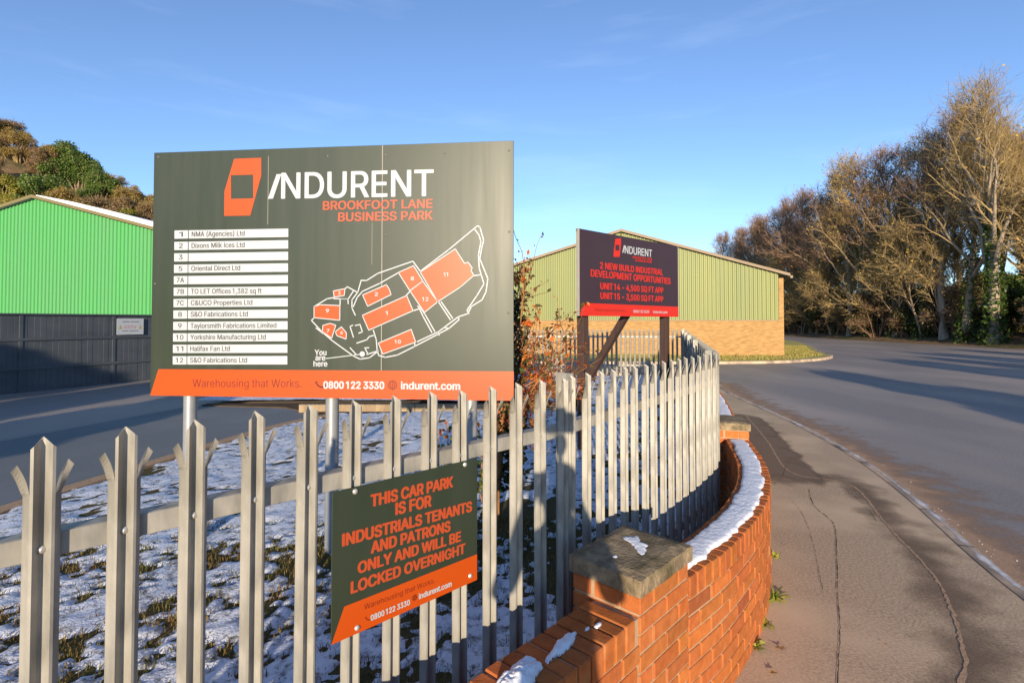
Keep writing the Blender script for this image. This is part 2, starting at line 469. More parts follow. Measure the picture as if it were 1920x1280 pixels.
# kerb stones along the pavement's edge
kp = Path(KERB); mb = MB(); s = 0.0; rng = random.Random(3)
while s < kp.L - .95:
    n = 3
    for k in range(n):
        a = s + .907 * k / n + (.004 if k == 0 else 0); b = s + .907 * (k + 1) / n - (.004 if k == n - 1 else 0)
        i0, i1 = kp.pt(a), kp.pt(b); o0, o1 = kp.pt(a, -.125), kp.pt(b, -.125)
        h = .006; c = .018
        prof = [(0.0, -.12), (0.0, h), (-.125 + c, h), (-.125, h - c), (-.125, -.12)]
        for q in range(len(prof) - 1):
            (d0, z0), (d1, z1) = prof[q], prof[q + 1]
            A = kp.pt(a, d0 + .0001); B = kp.pt(b, d0 + .0001); C2 = kp.pt(b, d1 + .0001); D = kp.pt(a, d1 + .0001)
            mb.face([(A.x, A.y, z0), (B.x, B.y, z0), (C2.x, C2.y, z1), (D.x, D.y, z1)])
    s += .915
structure("kerb", mb, ST['kerb'])

# dusty gutter: a thin film of grit on the road beside the kerb
def film_material(name, c1, c2, scale, lo, hi):
    m = mk(name, c1, c2, scale=40, rough=.95, spec=.1, bump=.5, bscale=120)
    m2 = m.node_tree; N, L = m2.nodes, m2.links
    at = N.new("ShaderNodeAttribute"); at.attribute_name = "Col"
    tc = N.new("ShaderNodeTexCoord"); nz = N.new("ShaderNodeTexNoise"); nz.inputs['Scale'].default_value = scale; nz.inputs['Detail'].default_value = 8
    L.new(tc.outputs['Object'], nz.inputs['Vector'])
    ad = N.new("ShaderNodeMath"); ad.operation = 'ADD'
    L.new(at.outputs['Fac'], ad.inputs[0]); L.new(nz.outputs['Fac'], ad.inputs[1])
    rg = N.new("ShaderNodeMapRange"); rg.inputs['From Min'].default_value = lo; rg.inputs['From Max'].default_value = hi
    L.new(ad.outputs[0], rg.inputs['Value'])
    tr = N.new("ShaderNodeBsdfTransparent"); ms = N.new("ShaderNodeMixShader")
    L.new(rg.outputs['Result'], ms.inputs[0]); L.new(tr.outputs[0], ms.inputs[1]); L.new(N["Principled BSDF"].outputs[0], ms.inputs[2])
    L.new(ms.outputs[0], N["Material Output"].inputs['Surface'])
    return m
ST['film'] = film_material("gutter_grit", (.50, .32, .20), (.36, .23, .15), 3.5, .60, 1.1)

def film(name, path, s0, s1, d_list, z, w_list, m, ds=.12):
    """ribbon along a path; d_list offsets, w_list cover at each offset (blended smoothly)"""
    mb = MB(); n = int((s1 - s0) / ds); dd = np.linspace(d_list[0], d_list[-1], 18); sgn = 1 if d_list[-1] > d_list[0] else -1
    ww = np.interp(dd * sgn, np.array(d_list) * sgn, w_list); cov = []
    for i in range(n + 1):
        a = s0 + ds * i; endf = min(1, i / 5, (n - i) / 5)
        for d, w in zip(dd, ww):
            v = path.pt(a, d + 1e-5); mb.v.append((v.x, v.y, z)); cov.append(float(w) * endf)
    for i in range(n):
        for q in range(17):
            k = i * 18 + q; f = (k, k + 1, k + 19, k + 18)
            mb.f.append(f if sgn < 0 else f[::-1]); mb.m.append(0); mb.c.append(None)
    o = structure(name, mb, m)
    at = o.data.attributes.new("Col", 'FLOAT_COLOR', 'POINT')
    at.data.foreach_set("color", [c for w in cov for c in (w, w, w, 1.0)])
    return o
film("gutter_dust", kp, 4, 27, [-.127, -.2, -.28, -.36, -.46, -.58, -.72, -.9, -1.1], -.096, [.8, .75, .65, .55, .42, .3, .2, .1, 0.0], ST['film'])
ST['frostfilm'] = film_material("gutter_frost", (.78, .76, .75), (.62, .58, .55), 4.0, .78, 1.08)
film("gutter_frost", kp, 5, 24, [-.1265, -.16, -.22, -.30], -.0945, [.75, .6, .35, 0], ST['frostfilm'])
film("kerb_frost", kp, 5, 24, [-.02, -.07, -.10], .0085, [.1, .5, .35], ST['frostfilm'])
# scatter of pale grit and frost crumbs in the gutter
mb = MB(); rng = random.Random(8)
for i in range(700):
    s = rng.uniform(7, 24); d = -.13 - abs(rng.gauss(0, .13)); r = rng.uniform(.002, .007)
    p = kp.pt(s, d); col = rng.choice([(.8, .8, .82), (.7, .68, .66), (.3, .24, .18), (.2, .16, .12)])
    z = -.097 if d < -.126 else .006
    M = Matrix.Translation((p.x, p.y, z)) @ Matrix.Rotation(rng.uniform(0, 6), 4, 'Z')
    vs = [M @ Vector(v) for v in ((-r, -r, 0), (r, -r * .7, 0), (r * .8, r, 0), (-r, r * .6, 0), (0, 0, r * .9))]
    mb.faces(vs, [(0, 1, 4), (1, 2, 4), (2, 3, 4), (3, 0, 4)], 0, col)
ST['grit'] = mk("grit_crumbs", (1, 1, 1), (.85, .85, .85), scale=20, rough=.8, attr=True)
g = mb.build("grit", ST['grit']); tag(g, "pale grit and frost crumbs lying in the gutter along the kerb", None, None, "stuff")

# worn strips, seams, dark patch and cracks in the pavement
def ribbon(pts, w, z, mb, jit=.0, seed=0, col=None, gap=0.0):
    p = Path(catmull(pts, 10)); rng = random.Random(seed); n = max(6, int(p.L / .035)); pw = None
    prev = None
    for i in range(n + 1):
        s = p.L * i / n
        off = rng.uniform(-jit, jit)
        ww = w * (1 + rng.uniform(-.5, .6) * (1 if jit else .3))
        a, b = p.pt(s, off + ww / 2 + 1e-5), p.pt(s, off - ww / 2 + 1e-5)
        if prev and rng.random() >= gap: mb.face([(prev[0].x, prev[0].y, z), (prev[1].x, prev[1].y, z), (b.x, b.y, z), (a.x, a.y, z)], 0, col)
        prev = (a, b)
def gp(x, y, z=0.0):
    d = (1.85 - z) * 1000 / (y - 602); return ((x - 960) / 1000 * d, d)
seam_pts = [(4.62, 10.6), (3.95, 8.3), (3.42, 6.6), gp(1588, 905), gp(1660, 985), gp(1735, 1065), gp(1775, 1140), gp(1797, 1230), gp(1808, 1320), (1.95, 1.6)]
mb = MB(); ribbon(seam_pts, .020, .003, mb, .006, 4)
structure("pavement_seam", mb, ST['seam'])
mb = MB()
cr = [gp(1512, 915), gp(1522, 945), gp(1545, 965), gp(1560, 985), gp(1562, 1040), gp(1563, 1100), gp(1566, 1170), gp(1562, 1230), gp(1560, 1300), gp(1552, 1400)]
ribbon(cr, .0045, .0035, mb, .0035, 5, None, .14)
ribbon([gp(1470, 870), gp(1463, 890), gp(1448, 905)], .004, .0035, mb, .004, 6, None, .14)
ribbon([gp(1475, 930), gp(1500, 960), gp(1520, 1020), gp(1535, 1100)], .0022, .0035, mb, .003, 7, None, .14)
ribbon([gp(1640, 980), gp(1625, 955), gp(1600, 930), gp(1570, 905)], .003, .0035, mb, .004, 9, None, .14)
structure("pavement_crack", mb, ST['crack'])
ST['patchfilm'] = film_material("dark_worn_patch", (.25, .18, .125), (.18, .13, .09), 2.6, .62, 1.15)
sp = Path(catmull(seam_pts, 10))
film("worn_patch", sp, .2, sp.L - .3, [0.0, .10, .22, .36, .5], .0016, [.5, .36, .2, .08, 0], ST['patchfilm'], .12)
film("worn_patch", sp, 1.5, sp.L - .3, [0.0, -.08, -.18, -.3], .0016, [.34, .22, .1, 0], ST['patchfilm'], .12)
pp = Path(catmull([(4.45, 10.9), (3.75, 8.5), (3.2, 6.6), (2.95, 5.9)], 10))
film("worn_patch", pp, .1, pp.L - .1, [-.30, -.22, .10, .45, .55], .0022, [0, .7, .8, .6, 0], ST['patchfilm'], .1)
# ------------------------------------------------------------------ verge of the yellow-brick unit, lane on the left
verge = catmull([(-30, 25.4), (0, 24.6), (9.75, 24.5), (13.9, 25.7), (17.0, 28.6), (18.8, 33), (21.8, 39), (26.5, 51), (31, 72)], 8)
mb = MB(); mb.slab([tuple(p) for p in verge] + [(31, 110), (-30, 110)], -.15, .015)
structure("verge", mb, ST['verge'])
vp = Path(verge); mb = MB()
for i in range(110):
    a, b = 20 + i * .6, 20.6 + i * .6
    prof = [(0.02, .02), (-.13, .02), (-.15, 0.0), (-.15, -.11)]
    for (d0, z0), (d1, z1) in zip(prof, prof[1:]):
        A, B, C2, D = vp.pt(a, d0), vp.pt(b, d0), vp.pt(b, d1), vp.pt(a, d1)
        mb.face([(A.x, A.y, z0), (B.x, B.y, z0), (C2.x, C2.y, z1), (D.x, D.y, z1)])
structure("verge_kerb", mb, ST['kerb'])

mb = MB(); rng = random.Random(19); vpoly = [(4.5, 25.0), (9.75, 24.9), (13.8, 26.0), (16.8, 28.9), (18.5, 33.2), (21.4, 39), (19, 41), (14.6, 28), (4.5, 29.3)]
while len(mb.f) < 9000:
    x, y = rng.uniform(4, 22), rng.uniform(24.5, 41)
    if not inside(np.array([x]), np.array([y]), vpoly)[0]: continue
    a = rng.uniform(0, 6.28); w = rng.uniform(.012, .03); L_ = rng.uniform(.05, .13); c = rng.uniform(.7, 1.4)
    mb.face([(x - math.cos(a) * w, y - math.sin(a) * w, .01), (x + math.cos(a) * w, y + math.sin(a) * w, .01), (x + rng.uniform(-.06, .06), y + rng.uniform(-.06, .06), .015 + L_)], 0, (c * 1.1, c, c))
g = mb.build("grass", ST['verge_blades']); tag(g, "sunlit yellow green grass on the verge in front of the olive unit", None, None, "stuff")
EDGE = [(-5.6, -1.0), (-5.2, 2.0), (-4.9, 5.0), (-4.62, 6.7), (-4.25, 8.5), (-3.95, 9.6), (-3.45, 10.6)]
lane_edge = catmull(EDGE, 6)
# footway of the lane: lighter asphalt strip
mb = MB()
fw_in = [p + Vector((-.28, 0)) for p in lane_edge]
fw_out = [(-9.6, -1), (-9.0, 3), (-8.45, 6.6), (-8.05, 8.3), (-7.5, 10.4), (-7.15, 11.8), (-5.6, 11.9), (-4.6, 11.6)]
mb.slab([tuple(p) for p in fw_in] + fw_out[::-1], -.14, -.03)
structure("lane_footway", mb, ST['lane'])
mb = MB(); pth = Path(lane_edge)
for (d0, d1, z) in ((.0, .11, .02), (.16, .24, .005)):
    for i in range(60):
        a, b = pth.L * i / 60, pth.L * (i + 1) / 60
        A, B, C2, D = pth.pt(a, d1 + .02), pth.pt(b, d1 + .02), pth.pt(b, d0 + .02), pth.pt(a, d0 + .02)
        mb.face([(A.x, A.y, z), (D.x, D.y, z), (C2.x, C2.y, z), (B.x, B.y, z)])
        for P_, Q_ in ((A, B), (C2, D)):
            mb.face([(P_.x, P_.y, z), (Q_.x, Q_.y, z), (Q_.x, Q_.y, -.1), (P_.x, P_.y, -.1)])
structure("lane_edging", mb, ST['seam'])
mb = MB()
mb.slab([tuple(p + Vector((-.30, 0))) for p in lane_edge] + [(-4.9, 11.6), (-6.9, 11.9), (-6.9, 12.15), (0.6, 12.3), (0.9, 11.2), (-.5, 10.7)] + [tuple(p + Vector((.35, 0))) for p in reversed(lane_edge)], -.14, -.012)
structure("bare_soil", mb, ST['soil'])
# timber edging across the back of the snowy bed
mb = MB()
for x in np.arange(-4.4, .6, 1.2): mb.cbox((x, 11.05, -.05), (x + 1.19, 11.17, .13), .008)
e = mb.build("timber_edging", ST['bark']); tag(e, "low brown timber edging across the back of the snowy bed", "edging")

# ------------------------------------------------------------------ snowy planted bed inside the fence
wall_core = [CURVE.pt(s, .12) for s in np.linspace(CURVE.L, 0, 20)]
GARDEN = [tuple(p) for p in lane_edge] + [(-1.5, 11.0), (0, 11.05), (1.0, 12.0), (1.2, 18.4), (5.75, 18.4), (2.05, 5.2)] + [tuple(p) for p in wall_core] + [tuple(PIER - NO * .12), tuple(low0), (-2.2, -.6), (-5.4, -1.0)]
def garden_height(x, y):
    return .012 + .05 * (fbm(x * .9, y * .9, 3, 3) - .5) + .02 * (fbm(x * 5, y * 5, 9, 3) - .5)
def snow_height(x, y):
    a = x * .71 + y * .70; b = -x * .70 + y * .71
    n = .30 * fbm(a * 2.2, b * 2.8, 21, 3) + .40 * fbm(a * 8.5, b * 11, 31, 3) + .30 * fbm(a * 24, b * 28, 41, 2)
    far = np.clip((y - 2) / 8, 0, 1)
    bare = np.exp(-(((x + 1.45) / .8) ** 2 + ((y - 4.0) / .5) ** 2)) * .14      # bare earth below the board
    bare = bare + np.exp(-(((x - .1) / .5) ** 2 + ((y - 4.9) / .8) ** 2)) * .20
    return (n - (.462 - .05 * far) - bare) * .30
def garden_sheets():
    G = MB(); S = MB(); cells = []
    for (x0, x1, y0, y1, st) in ((-5.6, 2.4, -.4, 5.0, .03), (-5.4, 2.4, 5.0, 11.2, .07), (1.0, 5.9, 11.2, 18.4, .3), (2.4, 5.9, 5.0, 11.2, .3)):
        xs = np.arange(x0, x1 + st / 2, st); ys = np.arange(y0, y1 + st / 2, st)
        X, Y = np.meshgrid(xs, ys)
        gz = garden_height(X, Y); h = snow_height(X, Y)
        sz = gz + np.minimum(h, .008 + .018 * fbm(X * 7, Y * 7, 55, 3))
        ins = inside(X, Y, GARDEN)
        nb, nx = len(G.v), X.shape[1]
        G.v.extend(zip(X.ravel().tolist(), Y.ravel().tolist(), gz.ravel().tolist()))
        ns = len(S.v)
        S.v.extend(zip(X.ravel().tolist(), Y.ravel().tolist(), sz.ravel().tolist()))
        c = ins[:-1, :-1] & ins[1:, :-1] & ins[:-1, 1:] & ins[1:, 1:]
        above = (np.maximum.reduce([h[:-1, :-1], h[1:, :-1], h[:-1, 1:], h[1:, 1:]]) > -.004) & c
        for j, i in zip(*np.nonzero(c)):
            q = j * nx + i
            G.f.append((nb + q, nb + q + 1, nb + q + nx + 1, nb + q + nx)); G.m.append(0); G.c.append(None)
        for j, i in zip(*np.nonzero(above)):
            q = j * nx + i
            S.f.append((ns + q, ns + q + 1, ns + q + nx + 1, ns + q + nx)); S.m.append(0); S.c.append(None)
        if y0 < 5:
            cells.append((X, Y, gz, h, ins))
    return G, S, cells
G, S, cells = garden_sheets()
structure("turf", G, ST['turf'], True)
o = structure("snow", S, ST['thin_snow'], True, "thin patchy snow lying over the turf inside the fence")
# grass blades standing in the bare gaps
mb = MB(); rng = random.Random(12)
X, Y, gz, h, ins = cells[0]
ok = np.argwhere(ins & (h < .012) & (Y > .9) & (X < .99 * Y + .3) & (X > -1.05 * Y - .2))
for i in range(22000):
    j, k = ok[rng.randrange(len(ok))]
    x = X[j, k] + rng.uniform(-.03, .03); y = Y[j, k] + rng.uniform(-.03, .03); z = gz[j, k]
    a = rng.uniform(0, 6.28); L_ = rng.uniform(.018, .055); w = rng.uniform(.0018, .0035); lean = rng.uniform(.2, .9) * L_
    dx, dy = math.cos(a), math.sin(a); c = rng.uniform(.5, 1.5); col = (c * rng.uniform(.9, 1.4), c, c * .8)
    px, py = -dy * w, dx * w
    m_ = (x + dx * lean * .35, y + dy * lean * .35, z + L_ * .6)
    mb.face([(x - px, y - py, z - .005), (x + px, y + py, z - .005), (m_[0] + px * .8, m_[1] + py * .8, m_[2]), (m_[0] - px * .8, m_[1] - py * .8, m_[2])], 0, col)
    mb.face([(m_[0] - px * .8, m_[1] - py * .8, m_[2]), (m_[0] + px * .8, m_[1] + py * .8, m_[2]), (x + dx * lean, y + dy * lean, z + L_ * .85)], 0, col)
g = mb.build("grass", ST['grass']); tag(g, "dark winter grass showing through the gaps in the snow", None, None, "stuff")
# second snowy verge past the bare soil
mb = MB(); xs = np.arange(-7.2, 1.05, .12); ys = np.arange(12.2, 18.0, .12); X, Y = np.meshgrid(xs, ys)
zz = .0 + .10 * fbm(X * 1.2, Y * 1.2, 5, 4) + .02 * (Y - 12); nx = X.shape[1]
mb.v = list(zip(X.ravel().tolist(), Y.ravel().tolist(), zz.ravel().tolist()))
for j in range(X.shape[0] - 1):
    for i in range(nx - 1):
        q = j * nx + i; mb.f.append((q, q + 1, q + nx + 1, q + nx)); mb.m.append(0); mb.c.append(None)
structure("snow_verge", mb, ST['thin_snow'], True)

# ------------------------------------------------------------------ hillside on the left, wooded bank on the right
def grid_mesh(xs, ys, fz):
    X, Y = np.meshgrid(xs, ys); Z = fz(X, Y); nx = len(xs); mb = MB()
    mb.v = list(zip(X.ravel().tolist(), Y.ravel().tolist(), Z.ravel().tolist()))
    for j in range(len(ys) - 1):
        for i in range(nx - 1):
            q = j * nx + i; mb.f.append((q, q + 1, q + nx + 1, q + nx)); mb.m.append(0); mb.c.append(None)
    return mb
def hill_z(X, Y):
    X = np.asarray(X, float); Y = np.asarray(Y, float)
    prof = np.interp(X, [-140, -100, -70, -58, -47, -36, -25, -12], [38, 33, 26.5, 19.8, 14.3, 8.5, 3.5, -.5])
    t = np.clip((Y - 38) / 34, 0, 1); t = t * t * (3 - 2 * t)
    return prof * t - .3 + 1.2 * (fbm(X * .12, Y * .12, 77, 3) - .5) * t
structure("hillside", grid_mesh(np.arange(-160, -8, 4.0), np.arange(36, 160, 4.0), hill_z), ST['litter'], True)
def bank_z(X, Y):
    X = np.asarray(X, float); Y = np.asarray(Y, float)
    d = X - 35.3 - .6 * (fbm(Y * .15, X * 0 + 3.1, 8, 2) - .5) - np.clip((Y - 62) / 60, 0, 1) * 3
    z = np.where(d < 0, -.16, np.where(d < 3, d * .22, .66 + (d - 3) * .17))
    return np.minimum(z, 9.5) + .25 * (fbm(X * .6, Y * .6, 4, 3) - .5) * np.clip(d, 0, 1) - .10
structure("woodland_bank", grid_mesh(np.concatenate([np.arange(34, 40, .5), np.arange(40, 130, 4.0)]), np.arange(14, 190, 1.6), bank_z), ST['litter'], True)

# ------------------------------------------------------------------ brick walls and piers
def brick_col(rng, dark=1.0):
    t = rng.random()
    base = (.50, .155, .044) if t < .78 else ((.45, .135, .042) if t < .94 else (.38, .105, .04))
    k = rng.uniform(.88, 1.10) * dark
    return tuple(min(1, c * k * rng.uniform(.94, 1.06)) for c in base)

def frame2(p, t):
    """matrix: x along t, y to the left of t, z up"""
    t = t.normalized()
    return Matrix(((t.x, -t.y, 0, p.x), (t.y, t.x, 0, p.y), (0, 0, 1, 0), (0, 0, 0, 1)))

def brick_wall(name, label, path, s0, s1, top, seed, thick=.215, both=True, group=None, coping=True):
    rng = random.Random(seed)
    a, _ = path.at(s0)
    root = thing(name, label, "brick wall", (a.x, a.y, 0), 0, group)
    B, Mo, Cp = MB(), MB(), MB()
    ztop = top - .112
    k = 0; z = ztop - .065
    while z > -.16:
        off = .1125 if k % 2 else 0.0
        s = s0 - off
        while s < s1 - .02:
            x0, x1 = max(s, s0), min(s + .215, s1)
            if x1 - x0 > .03:
                for side in ((0, 1) if both else (0,)):
                    p0 = path.pt(x0, 0.0001 + (0 if side == 0 else thick)); p1 = path.pt(x1, 0.0001 + (0 if side == 0 else thick))
                    M = frame2(p0, p1 - p0)
                    L_ = (p1 - p0).length; j = rng.uniform(-.0025, .0025)
                    lo, hi = ((0, j, z), (L_, .095, z + .065)) if side == 0 else ((0, -.095, z), (L_, j, z + .065))
                    B.cbox(lo, hi, .004, 0, brick_col(rng), M)
            s += .225
        z -= .075; k += 1
    n = max(2, int((s1 - s0) / .07))
    for i in range(n):
        q0, q1 = s0 + (s1 - s0) * i / n, s0 + (s1 - s0) * (i + 1) / n
        o0, o1, i0, i1 = path.pt(q0, .007), path.pt(q1, .007), path.pt(q0, thick - .007), path.pt(q1, thick - .007)
        zt = top - .010
        Mo.face([(o0.x, o0.y, -.15), (o1.x, o1.y, -.15), (o1.x, o1.y, zt), (o0.x, o0.y, zt)])
        Mo.face([(i1.x, i1.y, -.15), (i0.x, i0.y, -.15), (i0.x, i0.y, zt), (i1.x, i1.y, zt)])
        Mo.face([(o0.x, o0.y, zt), (o1.x, o1.y, zt), (i1.x, i1.y, zt), (i0.x, i0.y, zt)])
    for q in (s0, s1):
        o0, i0 = path.pt(q, .007), path.pt(q, thick - .007)
        Mo.face([(o0.x, o0.y, -.15), (i0.x, i0.y, -.15), (i0.x, i0.y, top - .010), (o0.x, o0.y, top - .010)])
    B.build("brickwork", ST['brick'], root, world=True)
    Mo.build("mortar", ST['mortar'], root, world=True)
    if coping:
        s = s0 + .005
        while s < s1 - .06:
            p0, p1 = path.pt(s, .0001), path.pt(s + .065, .0001)
            M = frame2(p0, p1 - p0); j = rng.uniform(-.003, .003)
            Cp.cbox((0, -.004 + j, top - .102), (.065, thick + .004 + j, top + rng.uniform(-.003, .002)), .005, 0, tuple(c * .88 for c in brick_col(rng)), M)
            s += .0755
        Cp.build("coping", ST['brick'], root, world=True)
    return root

def brick_pier(name, label, corner, t, n_out, la, lb, cap_top, seed, snow=True):
    """corner: front corner by the road; t along the wall, -n_out across"""
    rng = random.Random(seed)
    root = thing(name, label, "brick pier", (corner.x, corner.y, 0))
    M = frame2(corner, t)                   # x along, y left (away from the road)
    B, Mo = MB(), MB()
    ztop = cap_top - .075 - .008
    z = ztop - .065; k = 0
    def run(L, parts):
        out = []; x = 0
        for p in parts:
            out.append((x, min(x + p, L))); x += p + .010
            if x >= L: break
        return out
    while z > -.16:
        e = k % 2
        A = run(la, (.215, .215) if e else (.1025, .215, .215))
        Bq = run(lb, (.215, .215) if not e else (.1025, .215, .1))
        for (x0, x1) in A:
            j = rng.uniform(-.002, .002)
            B.cbox((x0, j, z), (x1, .09, z + .065), .004, 0, brick_col(rng), M)
            B.cbox((x0, lb - .09, z), (x1, lb + j, z + .065), .004, 0, brick_col(rng), M)
        for (x0, x1) in Bq:
            x0, x1 = max(x0, .094), min(x1, lb - .094)
            if x1 - x0 > .02:
                j = rng.uniform(-.002, .002)
                B.cbox((j, x0, z), (.09, x1, z + .065), .004, 0, brick_col(rng), M)
                B.cbox((la - .09, x0, z), (la + j, x1, z + .065), .004, 0, brick_col(rng), M)
        z -= .075; k += 1
    Mo.box((.006, .006, -.15), (la - .006, lb - .006, ztop + .006), 0, None, M)
    B.build("brickwork", ST['brick'], root, world=True)
    Mo.build("mortar", ST['mortar'], root, world=True)
    Cm = MB(); o = .012
    c = .014
    lo, hi = (-o, -o, ztop + .008), (la + o, lb + o, cap_top)
    # slab with a weathered, slightly domed top
    nx, ny = 10, 8; g = [[None] * (nx + 1) for _ in range(ny + 1)]
    base = len(Cm.v)
    for jy in range(ny + 1):
        for ix in range(nx + 1):
            u, v = ix / nx, jy / ny
            ed = min(u * (hi[0] - lo[0]), (1 - u) * (hi[0] - lo[0]), v * (hi[1] - lo[1]), (1 - v) * (hi[1] - lo[1]))
            zz = cap_top - (.008 if ed < 1e-6 else 0) + min(ed, .05) * .08 + rng.uniform(-.0015, .0015)
            Cm.v.append(tuple(M @ Vector((lo[0] + u * (hi[0] - lo[0]) + (rng.uniform(-.003, .003)), lo[1] + v * (hi[1] - lo[1]) + rng.uniform(-.003, .003), zz))))
    W = nx + 1
    for jy in range(ny):
        for ix in range(nx):
            q = base + jy * W + ix; Cm.f.append((q, q + 1, q + W + 1, q + W)); Cm.m.append(0); Cm.c.append(None)
    ring = [base + i for i in range(nx + 1)] + [base + jy * W + nx for jy in range(1, ny + 1)] + [base + ny * W + i for i in range(nx - 1, -1, -1)] + [base + jy * W for jy in range(ny - 1, 0, -1)]
    low = []
    for r in ring:
        x, y, zz = Cm.v[r]; low.append(len(Cm.v)); Cm.v.append((x, y, lo[2]))
    for i in range(len(ring)):
        k2 = (i + 1) % len(ring)
        Cm.f.append((ring[i], low[i], low[k2], ring[k2])); Cm.m.append(0); Cm.c.append(None)
    Cm.f.append(tuple(low[::-1])); Cm.m.append(0); Cm.c.append(None)
    Cm.build("cap", ST['cap'], root, world=True)
    return root, M

LOW = Path([PIER - U * 2.6, PIER])
brick_wall("brick_wall", "low straight brick wall with snow lumps on top, running up to the near pier", LOW, 0, LOW.L - .002, WALL_TOP, 1)
brick_wall("brick_wall", "curved red brick wall with a long snow strip on top, beside the pavement", CURVE, 0.004, CURVE.L - .004, WALL_TOP, 2)
BEY = Path([PB2, (3.05, 7.6), (3.75, 9.9)])
brick_wall("brick_wall", "sliver of brick wall carrying on past the far pier, behind the end of the fence", BEY, .004, BEY.L, WALL_TOP, 3)
near_pier, MP = brick_pier("brick_pier", "near brick pier with a mossy square concrete cap and a patch of snow on it", PIER, U, NO, .43, .325, .85, 4)
far_pier, MPB = brick_pier("brick_pier", "far brick pier with a concrete cap where the curved wall ends", PIER_B, UB, NB, .44, .325, .86, 5)

# snow lying on the masonry
def snow_strip(name, label, path, s0, s1, d0, d1, z, seed, wob=.02, h=.022):
    mb = MB(); n = max(4, int((s1 - s0) / .02)); rows = []
    for i in range(n + 1):
        s = s0 + (s1 - s0) * i / n
        sx = np.array([s])
        e0 = d0 + wob * 2 * (float(fbm(sx * 9, sx * 0 + seed, seed, 3)[0]) - .5)
        e1 = d1 + wob * 2 * (float(fbm(sx * 9, sx * 0 + seed + 9.5, seed + 3, 3)[0]) - .5)
        tap = min(1, i / 3, (n - i) / 3)
        row = []
        for q, f in ((0, 0), (.04, .75), (.14, 1), (.35, 1), (.6, 1), (.86, 1), (.96, .75), (1, 0)):
            d = e0 + (e1 - e0) * q
            rip = 1 + .55 * (float(fbm(sx * 26, np.array([q * 3.0]), seed + 7, 3)[0]) - .5)
            p = path.pt(s, d + 1e-5)
            row.append((p.x, p.y, z + (h * rip * f if f else -.004) * tap))
        rows.append(row)
    for a, b in zip(rows, rows[1:]):
        for q in range(len(a) - 1): mb.face([a[q], b[q], b[q + 1], a[q + 1]])
    # weld by building from grid
    me_mb = MB(); W = len(rows[0])
    for r in rows: me_mb.v.extend(r)
    for i in range(len(rows) - 1):
        for q in range(W - 1):
            me_mb.f.append((i * W + q, (i + 1) * W + q, (i + 1) * W + q + 1, i * W + q + 1)); me_mb.m.append(0); me_mb.c.append(None)
    o = me_mb.build(name, ST['snow'], None, True)
    tag(o, label, "snow")
    return o
snow_strip("snow_strip", "long white snow strip lying along the top of the curved brick wall", CURVE, .02, CURVE.L - .02, .045, .185, WALL_TOP, 5, .028, .017)
snow_strip("snow_strip", "snow on the wall top past the far pier", BEY, .02, BEY.L - .1, .03, .19, WALL_TOP, 8, .02, .03)

def snow_lump(name, label, outline, z, h, seed):
    """thawing lump over a closed outline: a height field that runs out at the outline"""
    n = len(outline); cx = sum(p[0] for p in outline) / n; cy = sum(p[1] for p in outline) / n
    ang = np.array([math.atan2(p[1] - cy, p[0] - cx) for p in outline]); rad = np.array([math.hypot(p[0] - cx, p[1] - cy) for p in outline])
    o = np.argsort(ang); ang, rad = ang[o], rad[o]; ang = np.concatenate([ang - 2 * math.pi, ang, ang + 2 * math.pi]); rad = np.tile(rad, 3)
    m = rad.max() * 1.05; st = max(.0022, m / 40); g = np.arange(-m, m, st); X, Y = np.meshgrid(g, g)
    rho = np.hypot(X, Y) / np.interp(np.arctan2(Y, X), ang, rad)
    H = h * (np.sqrt(np.clip(1 - rho ** 2, 0, 1)) * (.45 + 1.1 * fbm((X + cx) * 38, (Y + cy) * 38, seed, 4)) - .12 * (rho > .97) - np.clip(rho - 1, 0, 1) * 2)
    mb = MB(); nx = len(g); mb.v = list(zip((X + cx).ravel().tolist(), (Y + cy).ravel().tolist(), (z + H).ravel().tolist()))
    keep = rho < 1.06; c = keep[:-1, :-1] & keep[1:, :-1] & keep[:-1, 1:] & keep[1:, 1:]
    for a, b in zip(*np.nonzero(c)):
        q = int(a * nx + b); mb.f.append((q, q + 1, q + nx + 1, q + nx)); mb.m.append(0); mb.c.append(None)
    used = sorted({k for f in mb.f for k in f}); ix = {k: i for i, k in enumerate(used)}
    mb.v = [mb.v[k] for k in used]; mb.f = [tuple(ix[k] for k in f) for f in mb.f]
    return tag(mb.build(name, ST['snow'], None, True), label, "snow")
def blob(M, cx, cy, rx, ry, seed, n=22, rough=.3, ang=0.0):
    rng = random.Random(seed); out = []
    ph = [(k, rng.uniform(0, 6.28), rng.uniform(.4, 1) / k ** .6) for k in (2, 3, 4, 5, 7, 9)]
    for i in range(n):
        t = 2 * math.pi * i / n; k = max(.25, 1 + rough * .75 * sum(a * math.sin(q * t + p) for q, p, a in ph) + rng.uniform(-.05, .05))
        x, y = math.cos(t) * rx * k, math.sin(t) * ry * k
        x, y = x * math.cos(ang) - y * math.sin(ang), x * math.sin(ang) + y * math.cos(ang)
        p = M @ Vector((cx + x, cy + y, 0)); out.append((p.x, p.y))
    return out
snow_lump("snow_patch", "ragged patch of thawing snow on the cap of the near pier", blob(MP, .265, .165, .080, .040, 1, 54, .62, .75), .853, .006, 1)
snow_lump("snow_crumb", "small crumb of snow beside the patch on the near pier's cap", blob(MP, .085, .165, .014, .010, 2, 10, .3), .853, .005, 2)
ML = frame2(PIER, U)
